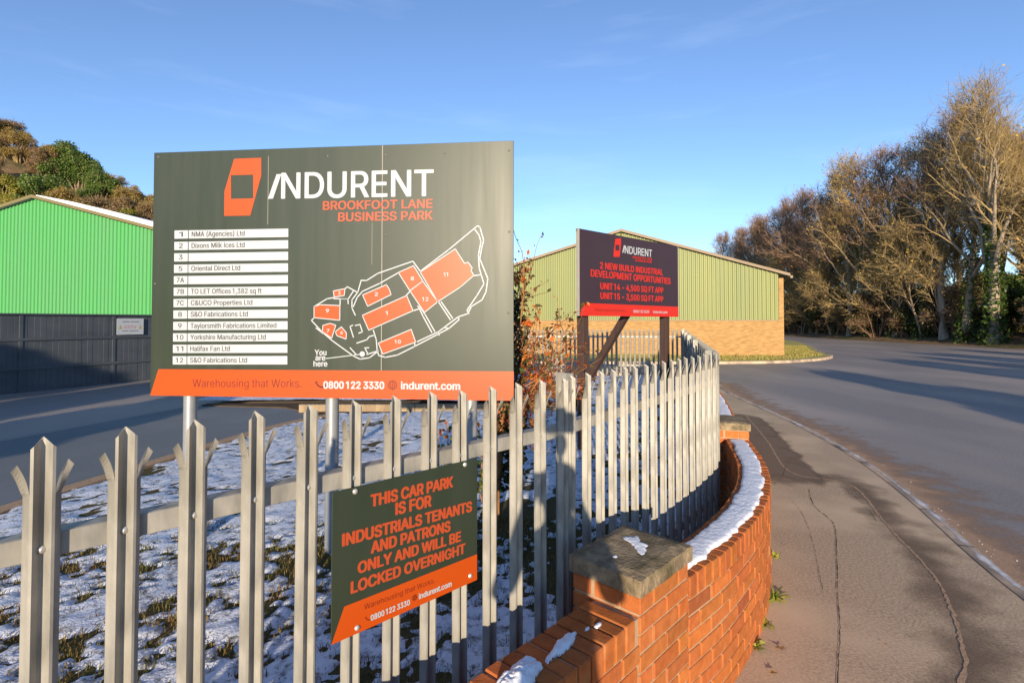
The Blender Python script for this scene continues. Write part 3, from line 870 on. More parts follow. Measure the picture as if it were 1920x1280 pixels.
for (cx, cy, rx, ry, h, lab) in ((-.36, .105, .105, .020, .020, "narrow ridge of snow on the low wall top, nearest but one to the pier"),
                               (-.60, .10, .125, .045, .036, "largest lump of snow on the low wall top, at the bottom edge of the view"),
                               (-.165, .085, .026, .010, .010, "small oval crumb of snow on the low wall close to the pier"),
                               (-.215, .10, .020, .007, .008, "tiny crumb of snow beside the oval one on the low wall")):
    snow_lump("snow_lump", lab, blob(ML, cx, cy, rx, ry, int(rx * 1000), 26, .22, .12), WALL_TOP - .001, h, int(rx * 999))

# ------------------------------------------------------------------ palisade fence
TOP = 1.588
def pale_mesh(H=TOP, z0=.06):
    """W-section pale with a pointed middle and two splayed outer points; front is -y, centred on x=0"""
    mb = MB(); th = .0028
    prof = [(-.034, .012), (-.0315, .006), (-.0225, -.0095), (-.0165, -.0115), (-.004, .0075), (.0, .0085), (.004, .0075), (.0165, -.0115), (.0225, -.0095), (.0315, .006), (.034, .012)]
    def sheet(cols):
        """cols: list of columns, each a list of (x,y,z); thickened towards +y"""
        nC, nR = len(cols), len(cols[0]); b = len(mb.v)
        for c in cols: mb.v.extend(c)
        for c in cols: mb.v.extend([(x, y + th, z) for x, y, z in c])
        off = nC * nR
        def add(*q): mb.f.append(tuple(b + k for k in q)); mb.m.append(0); mb.c.append(None)
        for i in range(nC - 1):
            for r in range(nR - 1):
                a = i * nR + r
                add(a, a + nR, a + nR + 1, a + 1)
                add(off + a, off + a + 1, off + a + nR + 1, off + a + nR)
        for i in range(nC - 1):
            a = i * nR; add(a, off + a, off + a + nR, a + nR)
            a = i * nR + nR - 1; add(a, a + nR, off + a + nR, off + a)
        for r in range(nR - 1):
            a = r; add(a, a + 1, off + a + 1, off + a)
            a = (nC - 1) * nR + r; add(a, off + a, off + a + 1, a + 1)
    zs = H - .135
    sheet([[(x, y, z0), (x, y, (z0 + zs) / 2), (x, y, zs)] for x, y in prof])
    mid = prof[2:9]
    hw = .0225
    sheet([[(x, y, zs), (x, y, H - .06), (x, y, H - .003 - abs(x) / hw * .024)] for x, y in mid])
    for sgn in (-1, 1):
        cols = []
        rows = 8
        for q in range(3):
            col = []
            for r in range(rows):
                t = r / (rows - 1)
                sp = .011 * t ** 2.2
                xo, xi = -.034 - .0125 * t ** .7 - sp * .75, -.0225 - .0045 * t - sp * .75
                q_ = t ** .55; yo, yi = .012 * (1 - q_) - .006 * q_, -.0095 + .002 * t
                f = (0, .55, 1)[q]
                xx = xo + (xi - xo) * f; yy = yo + (yi - yo) * f - (.0035 if q == 1 else 0) - .010 * t ** 2
                zz = zs + t * (.064, .079, .058)[q]
                col.append((-xx if sgn > 0 else xx, yy, zz))
            cols.append(col)
        if sgn > 0: cols = cols[::-1]
        sheet(cols)
    return mb.mesh("pale", ST['galv'])
def bolt_mesh():
    mb = MB()
    n = 8
    for r0, r1, y0, y1 in ((.0095, .0095, 0, -.003), (.0095, .0065, -.003, -.0065), (.0065, .001, -.0065, -.0085)):
        for k in range(n):
            a, b = 2 * math.pi * k / n, 2 * math.pi * (k + 1) / n
            mb.face([(r0 * math.cos(a), y0, r0 * math.sin(a)), (r1 * math.cos(a), y1, r1 * math.sin(a)), (r1 * math.cos(b), y1, r1 * math.sin(b)), (r0 * math.cos(b), y0, r0 * math.sin(b))])
    return mb.mesh("bolt", ST['bolt'], True)
PALE, BOLT = pale_mesh(), bolt_mesh()
BOLT_Z = TOP - .262
def ibeam(mb, M, h=.076, w=.046, tf=.006, tw=.005, z0=-.05, z1=TOP + .005):
    mb.box((-w / 2, -h / 2, z0), (w / 2, -h / 2 + tf, z1), M=M)
    mb.box((-w / 2, h / 2 - tf, z0), (w / 2, h / 2, z1), M=M)
    mb.box((-tw / 2, -h / 2 + tf, z0), (tw / 2, h / 2 - tf, z1), M=M)

def fence(name, label, p, d, xs, ext=(0, 0), posts=(), bolts=True, seed=0, front=-1, rails=(TOP - .262, .36), dz=0.0, mesh=None):
    """p start, d unit direction; pales at arc lengths xs; outer side is to the right of d when front=-1"""
    rng = random.Random(seed)
    root = thing(name, label, "palisade fence", (p[0], p[1], dz))
    d = Vector(d).normalized(); ang = math.atan2(d.y, d.x)
    M = Matrix.Rotation(ang, 4, 'Z')
    if front > 0: M = M @ Matrix.Rotation(math.pi, 4, 'Z')
    for i, x in enumerate(xs):
        o = link("pale", mesh or PALE, root)
        xx = x if front < 0 else -x
        o.matrix_local = M @ Matrix.Translation((xx, -.014, rng.uniform(-.004, .004))) @ Matrix.Rotation(R(rng.uniform(-.35, .35)), 4, 'Y') @ Matrix.Rotation(R(rng.uniform(-2.5, 2.5)), 4, 'Z')
        if bolts:
            b = link("bolt", BOLT, o); b.location = (0, .0075, BOLT_Z); b.rotation_euler = (0, rng.uniform(0, 1), 0)
    x0, x1 = min(xs) - ext[0], max(xs) + ext[1]
    if front > 0: x0, x1 = -x1, -x0
    for z in rails:
        mb = MB()
        mb.cbox((x0, .0005, z - .0275), (x1, .0065, z + .0275), .0015, M=M)
        mb.cbox((x0, .0065, z + .0215), (x1, .055, z + .0275), .0015, M=M)
        mb.build("rail", ST['galv'], root)
    for x in posts:
        mb = MB(); xx = x if front < 0 else -x
        ibeam(mb, M @ Matrix.Translation((xx, .060, 0)))
        mb.build("post", ST['galv'], root)
    return root
F1 = Vector((-1.0905, 1.25)); D1 = Vector((.1105, .1087)); s1 = D1.length
idx = list(range(-6, 13))
fence("palisade_fence", "near straight run of galvanised palisade fence carrying the car park notice", F1, D1, [i * s1 for i in idx], (.1, .09), (12.62 * s1, -4.5 * s1), True, 1)
F2 = Vector((.262, 2.60)); D2 = Vector((.0898, .1207)).normalized()
k0 = Vector((.374, 2.75))
off = (k0 - F2).length
fence("palisade_fence", "palisade fence run behind the curved brick wall, from the bend to the corner post", F2, D2, [.022] + [off + .1504 * k for k in range(16)], (.02, .09), (off + .1504 * 15.7,), True, 2)
CORN = Vector((1.80, 4.70))
FARC = Vector((5.75, 17.9))
D3 = (FARC - CORN).normalized(); L3 = (FARC - CORN).length
fence("palisade_fence", "edge-on palisade fence run leading away along the pavement", CORN, D3, [.08 + .155 * k for k in range(int(L3 / .155))], (.05, .05), [2.75 * k for k in range(1, 5)], False, 3)
D4 = Vector((-.97, .10)).normalized()
fence("palisade_fence", "distant palisade fence crossing below the second board, in front of the olive unit", FARC, D4, [.05 + .155 * k for k in range(44)], (.05, .05), [.0, 2.2, 4.4, 6.7], False, 4, front=1)

# ------------------------------------------------------------------ lettering
FONT = None
try:
    for kind in ('LOCAL', 'SYSTEM'):
        fp = os.path.join(bpy.utils.resource_path(kind), "datafiles", "fonts", "Inter.woff2")
        if os.path.exists(fp):
            FONT = bpy.data.fonts.load(fp); break
except Exception:
    FONT = None
from mathutils.geometry import delaunay_2d_cdt
def text_mesh(s, bold=0.0):
    """one line of text, size 1, as (verts, faces): every outer contour filled with the holes that lie in it"""
    cu = bpy.data.curves.new("lettering", 'FONT')
    if FONT: cu.font = FONT
    cu.body = s; cu.size = 1.0; cu.resolution_u = 4; cu.fill_mode = 'NONE'
    ob = bpy.data.objects.new("lettering", cu); COL.objects.link(ob)
    dg = bpy.context.evaluated_depsgraph_get()
    me = bpy.data.meshes.new_from_object(ob.evaluated_get(dg))
    co = [tuple(v.co) for v in me.vertices]
    nxt = {}
    for e in me.edges:
        a, b = e.vertices; nxt.setdefault(a, []).append(b); nxt.setdefault(b, []).append(a)
    bpy.data.objects.remove(ob); bpy.data.curves.remove(cu); bpy.data.meshes.remove(me)
    seen = set(); loops = []
    for st in range(len(co)):
        if st in seen or st not in nxt: continue
        lp = [st]; seen.add(st); cur = st
        # follow the stored order (indices rise along a contour)
        while True:
            c = [k for k in nxt[cur] if k not in seen]
            if not c: break
            c.sort(key=lambda k: (k != cur + 1, k)); cur = c[0]; seen.add(cur); lp.append(cur)
        pts = [co[k] for k in lp]
        cl = [pts[0]]
        for p in pts[1:]:
            if abs(p[0] - cl[-1][0]) + abs(p[1] - cl[-1][1]) > 1e-5: cl.append(p)
        if len(cl) > 2: loops.append(cl)
    # this face draws capital I with slabs; the signs have a plain stem
    loops.sort(key=lambda l: min(p[0] for p in l)); shift = 0.0; out = []; glyph_end = -1e9
    for l in loops:
        y0, y1 = min(p[1] for p in l), max(p[1] for p in l); x0, x1 = min(p[0] for p in l), max(p[0] for p in l)
        ver = sorted([(abs(l[k][1] - l[(k + 1) % len(l)][1]), l[k][0]) for k in range(len(l)) if abs(l[k][0] - l[(k + 1) % len(l)][0]) < 1e-4], reverse=True)
        hor = sum(1 for k in range(len(l)) if abs(l[k][1] - l[(k + 1) % len(l)][1]) < 1e-4)
        if len(l) == 12 and hor == 6 and len(ver) == 6 and y1 - y0 > .4 and .6 < ver[0][0] / (y1 - y0) < .92 and abs(ver[0][0] - ver[1][0]) < .02 and x0 + .02 < min(ver[0][1], ver[1][1]):
            a, b = sorted((ver[0][1], ver[1][1])); d = (x1 - x0 - (b - a)) * .62
            out.append([(a - shift - d / 2, y0, 0), (b - shift - d / 2, y0, 0), (b - shift - d / 2, y1, 0), (a - shift - d / 2, y1, 0)]); shift += d
        elif '1' in s and len(l) == 4 and abs(y0) < .01 and y1 < .07 and x1 - x0 > .25:
            shift += .085; continue
        else:
            out.append([(p[0] - shift, p[1], 0) for p in l])
    loops = out
    pts, edges = [], []
    for l in loops:
        n = len(pts); pts += [Vector((p[0], p[1])) for p in l]
        edges += [(n + k, n + (k + 1) % len(l)) for k in range(len(l))]
    V_, E_, F_, *_ = delaunay_2d_cdt(pts, edges, [], 0, 1e-6)
    A = np.array([(pts[a].x, pts[a].y) for a, b in edges]); B = np.array([(pts[b].x, pts[b].y) for a, b in edges])
    vs = [(v.x, v.y, 0) for v in V_]; fs = []
    for f in F_:
        c = (V_[f[0]] + V_[f[1]] + V_[f[2]]) / 3
        up = (A[:, 1] <= c.y) & (B[:, 1] > c.y); dn = (A[:, 1] > c.y) & (B[:, 1] <= c.y)
        with np.errstate(divide='ignore', invalid='ignore'):
            xc = A[:, 0] + (c.y - A[:, 1]) / (B[:, 1] - A[:, 1]) * (B[:, 0] - A[:, 0])
        w = int((up & (xc > c.x)).sum()) - int((dn & (xc > c.x)).sum())
        if w != 0:
            a, b, d = (V_[k] for k in f)
            fs.append(tuple(f) if (b - a).cross(d - a) > 0 else tuple(f)[::-1])
    return vs, fs
CAPH = max(v[1] for v in text_mesh("H")[0])

def homography(src, dst):
    A = []; b = []
    for (x, y), (u, v) in zip(src, dst):
        A.append([x, y, 1, 0, 0, 0, -u * x, -u * y]); b.append(u)
        A.append([0, 0, 0, x, y, 1, -v * x, -v * y]); b.append(v)
    h = np.linalg.solve(np.array(A, float), np.array(b, float))
    def f(x, y):
        w = h[6] * x + h[7] * y + 1
        return ((h[0] * x + h[1] * y + h[2]) / w, (h[3] * x + h[4] * y + h[5]) / w)
    return f

class Face:
    """a flat sign face: drawing coordinates -> metres on the panel (x right, z up, front at y=0)"""
    def __init__(self, root, quad, w, h, z0):
        self.root, self.w, self.h, self.z0 = root, w, h, z0
        self.H = homography(quad, [(0, h), (w, h), (w, 0), (0, 0)])
    def P(self, x, y):
        u, v = self.H(x, y); return (u, v + self.z0)
    def add_text(self, mb, s, a, b, cap, y, bold=0.0, mat=0, fit=True):
        """text from a to b (drawing coords of the baseline), cap = height of capitals in drawing units"""
        (x0, z0), (x1, z1) = self.P(*a), self.P(*b)
        zc = self.P(a[0], a[1] - cap)[1] - z0
        vs, fs = text_mesh(s, bold)
        lo, hi = min(v[0] for v in vs), max(v[0] for v in vs)
        sx = (x1 - x0) / (hi - lo); sz = zc / CAPH; sh = (z1 - z0) / (x1 - x0)
        # heavier weights: the same outline laid over itself with small shifts, each a hair in front of the last
        b = max(0, bold); em = zc / CAPH
        for k, (ox, oz) in enumerate([(0, 0)] if b == 0 else [(-1, 0), (1, 0), (0, .55), (0, -.55), (.7, .45), (-.7, .45), (.7, -.45), (-.7, -.45)]):
            mb.faces([(x0 + (v[0] - lo) * sx + ox * b * em, y - k * .00012 - v[2] * .00004, z0 + v[1] * sz + sh * (v[0] - lo) * sx + oz * b * em) for v in vs], fs, mat)
    def poly(self, mb, pts, y, mat=0):
        q = [self.P(*p) for p in pts]
        a = sum(q[i][0] * q[(i + 1) % len(q)][1] - q[(i + 1) % len(q)][0] * q[i][1] for i in range(len(q)))
        if a < 0: q = q[::-1]
        mb.face([(p[0], y, p[1]) for p in q], mat)
    def line(self, mb, pts, y, w, mat=0):
        q = [Vector(self.P(*p)) for p in pts]
        for a, b in zip(q, q[1:]):
            t = (b - a)
            if t.length < 1e-6: continue
            t.normalize(); n = Vector((-t.y, t.x)) * w / 2; e = t * w * .35
            mb.face([(a.x - e.x - n.x, y, a.y - e.y - n.y), (b.x + e.x - n.x, y, b.y + e.y - n.y), (b.x + e.x + n.x, y, b.y + e.y + n.y), (a.x - e.x + n.x, y, a.y - e.y + n.y)], mat)
    def disc(self, mb, c, r, y, mat=0, n=16, hole=0.0):
        x, z = self.P(*c); rr = abs(self.P(c[0], c[1] - r)[1] - z)
        for k in range(n):
            a, b = 2 * math.pi * k / n, 2 * math.pi * (k + 1) / n
            ri = rr * hole
            pts = [(x + rr * math.cos(a), y, z + rr * math.sin(a)), (x + rr * math.cos(b), y, z + rr * math.sin(b))]
            pts += [(x + ri * math.cos(b), y, z + ri * math.sin(b)), (x + ri * math.cos(a), y, z + ri * math.sin(a))] if hole else [(x, y, z)]
            mb.face(pts, mat)
    def phone(self, mb, x, y, r, yy, mat=0):
        """handset: an arc with two thick ends"""
        n = 10; pts = []
        for k in range(n + 1):
            t = R(195 + 105 * k / n)
            pts.append((x + r * .9 + r * 1.35 * math.cos(t), y - r * .75 - r * 1.35 * math.sin(t)))
        w = abs(self.P(x, y)[1] - self.P(x, y - r)[1])
        self.line(mb, pts, yy, w * .30, mat)
        for e in (pts[0], pts[-1]):
            self.disc(mb, e, r * .33, yy - .0003, mat, 10)
    def globe(self, mb, x, y, r, yy, mat=0):
        w = abs(self.P(x, y)[1] - self.P(x, y - r)[1])
        self.disc(mb, (x, y), r, yy, mat, 20, .84)
        for f in (-.5, 0, .5):
            e = math.sqrt(1 - f * f)
            self.line(mb, [(x - r * e, y + f * r), (x + r * e, y + f * r)], yy - .0003, w * .12, mat)
        for f in (.5, -.5, 0):
            pts = [(x + f * r * math.cos(R(t)), y + r * math.sin(R(t))) for t in range(-90, 91, 20)]
            self.line(mb, pts, yy - .0006, w * .12, mat)
    def build(self, name, mb, mats, parent=None):
        return mb.build(name, mats, parent or self.root)

# ------------------------------------------------------------------ the large business park board
A_, B_ = Vector((-2.975, 4.40)), Vector((.012, 4.10))
SW, SH, SZ = (B_ - A_).length, 2.005, 1.243
dv = (B_ - A_).normalized()
root = thing("business_park_board", "large dark green board with tenant list, site map and orange band on three posts", "sign board", (A_.x, A_.y, 0), math.atan2(dv.y, dv.x))
seam_x = SW * .652
mb = MB(); mb.cbox((0, 0, SZ), (seam_x - .0015, .018, SZ + SH), .0015); mb.cbox((seam_x + .0015, .0008, SZ), (SW, .018, SZ + SH), .0015)
panel = mb.build("panel", ST['sign_green'], root)
F = Face(root, [(40, 80), (1742, 20), (1733, 1255), (22, 1225)], SW, SH, SZ)
mb = MB(); F.poly(mb, [(62, 1103), (1735, 1117), (1733, 1256), (23, 1226)], -.002); band = F.build("band", mb, ST['orange'])
mb = MB()
F.add_text(mb, "Warehousing that Works.", (222, 1187), (733, 1190), 37, -.004, -.008)
F.build("lettering", mb, ST['brown_txt'], band)
mb = MB(); F.phone(mb, 812, 1176, 22, -.004); F.build("phone_icon", mb, ST['brown_txt'], band)
mb = MB(); F.globe(mb, 1162, 1180, 22, -.004); F.build("globe_icon", mb, ST['brown_txt'], band)
mb = MB()
F.add_text(mb, "0800 122 3330", (838, 1195), (1122, 1198), 33, -.004, .036)
F.add_text(mb, "indurent.com", (1203, 1199), (1480, 1203), 34, -.004, .030)
F.build("lettering", mb, ST['white'], band)
mb = MB()
outer_l = [(418, 109), (546, 104), (546, 188), (494, 378), (371, 380), (372, 264)]
ins_l = [(403, 187), (508, 184), (508, 297), (404, 299)]
def ring_logo(F, mb, outer_pts, hole, y):
    o, h = outer_pts, hole
    # bridge the six-sided outline to the four-sided window
    for q in ([o[0], o[1], h[1], h[0]], [o[1], o[2], h[1]], [o[2], h[2], h[1]], [o[2], o[3], h[2]], [o[3], o[4], h[3], h[2]], [o[4], o[5], h[3]], [o[5], h[0], h[3]], [o[5], o[0], h[0]]):
        F.poly(mb, q, y)
ring_logo(F, mb, outer_l, ins_l, -.002)
F.build("logo", mb, ST['orange'])
mb = MB()
F.poly(mb, [(577, 299), (601, 298), (641, 181), (618, 182)], -.002)
F.add_text(mb, "NDURENT", (642, 297), (1358, 284), 120, -.002, .014)
F.build("title", mb, ST['white'])
mb = MB()
F.add_text(mb, "BROOKFOOT LANE", (838, 351), (1354, 341), 40, -.002, .026)
F.add_text(mb, "BUSINESS PARK", (910, 405), (1355, 397), 40, -.002, .026)
F.build("subtitle", mb, ST['orange_txt'])
rows = [("1", "NMA (Agencies) Ltd", 467), ("2", "Dixons Milk Ices Ltd", 467), ("3", "", 0), ("5", "Oriental Direct Ltd", 446), ("7A", "", 0), ("7B", "TO LET Offices 1,382 sq ft", 547),
        ("7C", "C&UCO Properties Ltd", 503), ("8", "S&O Fabrications Ltd", 482), ("9", "Taylorsmith Fabrications Limited", 616), ("10", "Yorkshire Manufacturing Ltd", 566), ("11", "Halifax Fan Ltd", 397), ("12", "S&O Fabrications Ltd", 478)]
for i, (no, nm, xe) in enumerate(rows):
    t = i / 11
    xl, xr = 137 - 8 * t, 673 - 6 * t
    yl, yr = 449 + 593 * t, 440 + 602 * t
    h = 39
    mb = MB(); F.poly(mb, [(xl, yl), (xr, yr), (xr, yr + h + 1), (xl, yl + h)], -.002)
    strip = F.build("tenant_strip", mb, ST['white'])
    mb = MB()
    xd = 203 - 7 * t
    ym = yl + h - 9 + (yr - yl) * .1
    wn_ = 8.5 * len(no)
    F.add_text(mb, no, (168 - 7 * t - wn_, ym), (168 - 7 * t + wn_, ym), 22, -.004, .008)
    if nm: F.add_text(mb, nm, (219 - 8 * t, ym), (xe, ym + (yr - yl) * .5), 23, -.004, .006)
    F.line(mb, [(xd, yl + 1), (xd, yl + h - 1)], -.004, .006)
    F.build("lettering", mb, ST['black_txt'], strip)
# site map
def m7(x, y): return ((560 + x / 4 - 270) * 2.51, (400 + y / 4 - 250) * 2.51)
def mp(*pts): return [m7(*p) for p in pts]
BLD = [mp((905, 430), (1170, 255), (1240, 365), (1265, 355), (1298, 400), (1288, 420), (1310, 455), (1205, 545), (1035, 655)), mp((740, 433), (855, 382), (925, 497), (825, 570)), mp((827, 572), (925, 499), (1035, 655), (935, 735)),
       mp((470, 602), (650, 525), (672, 560), (685, 600), (508, 688)), mp((467, 756), (802, 607), (850, 722), (515, 868)), mp((587, 965), (835, 862), (868, 958), (620, 1048)),
       mp((105, 690), (150, 675), (300, 682), (298, 793), (105, 773)), mp((170, 832), (225, 815), (268, 830), (237, 928), (168, 878)), mp((265, 878), (310, 842), (348, 888), (345, 935), (275, 908)), mp((250, 572), (338, 555), (332, 607), (257, 618))]
mb = MB()
for b in BLD: F.poly(mb, b, -.002)
site = F.build("site_map", mb, ST['orange'])
mb = MB(); lw = .009
for b in BLD: F.line(mb, b + [b[0]], -.0035, lw * .75)
LN = [[(105, 690), (205, 630), (255, 622)], [(105, 775), (85, 793), (165, 880), (240, 945), (400, 1062), (450, 1085), (520, 1075), (590, 1022), (575, 1018)], [(300, 680), (302, 632), (360, 632)], [(255, 630), (360, 632)], [(340, 555), (355, 540), (430, 582)],
      [(400, 575), (360, 635), (362, 668)], [(415, 755), (390, 700), (390, 640), (435, 580), (460, 492), (500, 494), (585, 440), (850, 348), (905, 425)], [(400, 690), (430, 620), (470, 575), (600, 515), (740, 435)],
      [(905, 425), (1120, 262), (1340, 80), (1358, 92), (1385, 190), (1370, 250), (1355, 330), (1395, 430), (1415, 480), (1400, 580), (1370, 640), (1290, 690), (1260, 745), (1190, 768), (1040, 880), (880, 955)],
      [(1320, 110), (1350, 150), (1365, 200), (1345, 300), (1350, 400), (1385, 520), (1330, 610), (1255, 720), (1270, 745)], [(1310, 458), (1365, 450)], [(1190, 768), (1195, 790), (1120, 855), (860, 990), (730, 1055), (640, 1072), (590, 1058), (578, 1020), (572, 940), (550, 868)],
      [(1045, 660), (1130, 790)], [(1062, 655), (1148, 780)], [(890, 690), (925, 765), (990, 885)], [(900, 690), (940, 750), (1012, 878)], [(800, 605), (830, 572)], [(850, 722), (895, 708), (885, 685)],
      [(400, 920), (375, 840), (395, 830)], [(415, 832), (450, 825), (468, 880), (440, 890)], [(425, 965), (500, 940), (520, 915), (550, 908)], [(375, 1000), (420, 1050)], [(510, 1050), (485, 1000), (515, 1000)], [(590, 1022), (500, 1050)],
      [(1040, 880), (1045, 905)], [(1085, 850), (1120, 855)], [(120, 850), (170, 890)], [(860, 960), (862, 990)], [(195, 1080), (445, 1050)]]
for l in LN: F.line(mb, mp(*l), -.0035, lw * (.7 if l[0] == (195, 1080) else 1))
F.disc(mb, m7(466, 1047), 13, -.0042)
for s, x, y, c in (("11", 1098, 462, 17), ("8", 846, 492, 17), ("12", 942, 648, 17), ("2", 574, 610, 17), ("1", 650, 752, 17), ("10", 733, 968, 17), ("9", 206, 735, 17), ("7", 210, 885, 16), ("6", 312, 896, 14), ("3", 296, 600, 14)):
    px, py = m7(x, y); w = c * .42 * len(s) * (.7 if s in ("1", "11") else 1)
    F.add_text(mb, s, (px - w, py), (px + w, py), c, -.0045, .02)
for s, x0, x1, yb in (("You", 797, 851, 1038), ("are", 800, 846, 1063), ("here", 791, 855, 1091)):
    F.add_text(mb, s, (x0, yb), (x1, yb), 25, -.0035, .024)
F.build("linework", mb, ST['white'], site)
# panel joint trims, screws, posts
mb = MB()
mb.box((seam_x - .0035, -.0012, SZ + .01), (seam_x + .0025, -.0004, SZ + SH - .004))
x_, z_ = F.P(577, 330); mb.box((x_ - .002, -.0012, F.P(577, 420)[1]), (x_ + .0015, -.0004, F.P(577, 96)[1]))
x_, _ = F.P(1067, 600); mb.box((x_ - .0015, -.0012, F.P(1067, 610)[1]), (x_ + .001, -.0004, F.P(1067, 412)[1]))
mb.build("joint_strip", ST['board_edge'], root)
for (x, y) in ((60, 100), (860, 95), (1135, 90), (1415, 80), (1720, 68), (1718, 455), (1712, 840), (1135, 470), (45, 700)):
    mb = MB(); px, pz = F.P(x, y); M = Matrix.Translation((px, -.0005, pz))
    for k in range(8):
        a, b = 2 * math.pi * k / 8, 2 * math.pi * (k + 1) / 8
        mb.face([M @ Vector((.009 * math.cos(a), 0, .009 * math.sin(a))), M @ Vector((.005 * math.cos(a), -.004, .005 * math.sin(a))), M @ Vector((.005 * math.cos(b), -.004, .005 * math.sin(b))), M @ Vector((.009 * math.cos(b), 0, .009 * math.sin(b)))])
        mb.face([M @ Vector((.005 * math.cos(a), -.004, .005 * math.sin(a))), M @ Vector((.005 * math.cos(b), -.004, .005 * math.sin(b))), M @ Vector((0, -.005, 0))])
    mb.build("screw", ST['screw'], root)
for fx in (.100, .508, .885):
    mb = MB(); x = SW * fx; mb.tube([(x, .075, -.2), (x, .075, SZ + SH - .1)], [.052, .052], 14)
    mb.build("post", ST['post'], root, True)
for fz in (.2, .8):
    mb = MB(); mb.cbox((.1, .019, SZ + SH * fz - .025), (SW - .1, .036, SZ + SH * fz + .025), .002); mb.build("fixing_rail", ST['galv'], root)

# ------------------------------------------------------------------ car park notice on the near fence
i0, i1 = 4.487, 8.417
a0 = F1 + D1 * i0; nrm = Vector((D1.y, -D1.x)).normalized()
a0 = a0 + nrm * .030
NW, NH, NZ = (D1 * (i1 - i0)).length, .478, .826
root = thing("car_park_notice", "dark green car park notice with bold orange lettering bolted to the near fence", "notice", (a0.x, a0.y, 0), math.atan2(D1.y, D1.x))
mb = MB(); mb.cbox((0, 0, NZ), (NW, .004, NZ + NH), .001); mb.build("panel", ST['sign_green'], root)
F = Face(root, [(130, 490), (718, 348), (718, 835), (125, 1098)], NW, NH, NZ)
mb = MB(); F.poly(mb, [(178, 945), (718, 733), (718, 836), (125, 1099)], -.0008); band = F.build("band", mb, ST['orange'])
mb = MB()
for s, a, b, c in (("THIS CAR PARK", (287, 545), (617, 463), 46), ("IS FOR", (388, 576), (529, 541), 46), ("INDUSTRIALS TENANTS", (172, 703), (695, 560), 47),
                   ("AND PATRONS", (288, 731), (607, 640), 45), ("ONLY AND WILL BE", (235, 812), (650, 680), 44), ("LOCKED OVERNIGHT", (207, 892), (668, 728), 45)):
    F.add_text(mb, s, a, b, c, -.0008, .044)
F.build("lettering", mb, ST['orange_txt'])
mb = MB(); F.add_text(mb, "Warehousing that Works.", (258, 958), (545, 848), 22, -.0016, -.012)
F.build("lettering", mb, ST['brown_txt'], band)
mb = MB(); F.phone(mb, 268, 992, 10, -.0016); F.build("phone_icon", mb, ST['brown_txt'], band)
mb = MB(); F.globe(mb, 463, 908, 11, -.0016); F.build("globe_icon", mb, ST['brown_txt'], band)
mb = MB(); F.add_text(mb, "0800 122 3330", (285, 1001), (443, 936), 22, -.0016, .03); F.add_text(mb, "indurent.com", (481, 914), (613, 861), 22, -.0016, .03)
F.build("lettering", mb, ST['white'], band)
for (x, y) in ((222, 485), (668, 374), (230, 1030), (690, 820)):
    b = link("bolt", BOLT, root); px, pz = F.P(x, y); b.location = (px, 0, pz)

# ------------------------------------------------------------------ second board beyond the fence
A_, B_ = Vector((.94, 7.40)), Vector((2.86, 9.17))
dv = (B_ - A_).normalized(); W2, H2, Z2 = (B_ - A_).length, 1.215, 1.925
root = thing("development_board", "dark flare-tinted board with red orange lettering on two brown posts beyond the fence", "sign board", (A_.x, A_.y, 0), math.atan2(dv.y, dv.x))
mb = MB(); mb.cbox((0, 0, Z2), (W2, .02, Z2 + H2), .002); mb.build("panel", ST['sign_dark'], root)
mb = MB(); mb.cbox((-.022, -.001, Z2 - .002), (-.001, .05, Z2 + H2 + .004), .002); mb.cbox((W2 + .001, -.001, Z2 - .002), (W2 + .014, .05, Z2 + H2 + .004), .002); mb.cbox((-.022, .021, Z2 + H2 - .04), (W2 + .014, .05, Z2 + H2 + .002), .002); mb.build("frame", ST['board_edge'], root)
F = Face(root, [(65, 50), (1360, 280), (1375, 1220), (60, 1220)], W2, H2, Z2)
mb = MB(); F.poly(mb, [(98, 1045), (1371, 1085), (1375, 1221), (61, 1221)], -.002); band = F.build("band", mb, ST['redor'])
mb = MB(); ring_logo(F, mb, [(538, 184), (612, 181), (612, 250), (594, 425), (512, 425), (517, 335)], [(538, 265), (590, 268), (588, 342), (538, 342)], -.002); F.build("logo", mb, ST['redor'])
mb = MB(); F.poly(mb, [(628, 368), (642, 370), (664, 272), (650, 270)], -.002); F.add_text(mb, "NDURENT", (662, 374), (1020, 424), 98, -.002, .022); F.build("title", mb, ST['white'])
mb = MB()
for s, a, b, c, k in (("BROOKFOOT LANE", (768, 440), (1022, 466), 27, .03), ("BUSINESS PARK", (803, 482), (1022, 504), 27, .03), ("2 NEW BUILD INDUSTRIAL", (335, 580), (1165, 664), 84, .034), ("DEVELOPMENT OPPORTUNITIES", (212, 685), (1265, 782), 90, .034),
                   ("UNIT 14 - 4,500 SQ FT APP", (338, 855), (1170, 905), 84, .034), ("UNIT 15 - 3,500 SQ FT APP", (338, 985), (1170, 1022), 84, .034)):
    F.add_text(mb, s, a, b, c, -.002, k)
F.build("lettering", mb, ST['redor'])
mb = MB(); F.add_text(mb, "Warehousing that Works.", (262, 1154), (680, 1164), 38, -.004, -.01); F.build("lettering", mb, ST['brown_txt'], band)
mb = MB(); F.add_text(mb, "0800 122 3330", (775, 1170), (985, 1174), 36, -.004, .02); F.add_text(mb, "indurent.com", (1038, 1174), (1225, 1178), 36, -.004, .02); F.build("lettering", mb, ST['white'], band)
for fx in (.075, .900):
    mb = MB(); x = W2 * fx; mb.cbox((x - .062, .051, -.2), (x + .062, .17, Z2 + H2 - .08), .006); mb.build("post", ST['timber'], root)
mb = MB()
p0, p1 = Vector((W2 * .50, .06, Z2 + .15)), Vector((W2 * .50, 1.62, -.1)); ax = (p1 - p0); L_ = ax.length
Mx = Matrix.Translation(p0) @ ax.to_track_quat('Z', 'Y').to_matrix().to_4x4()
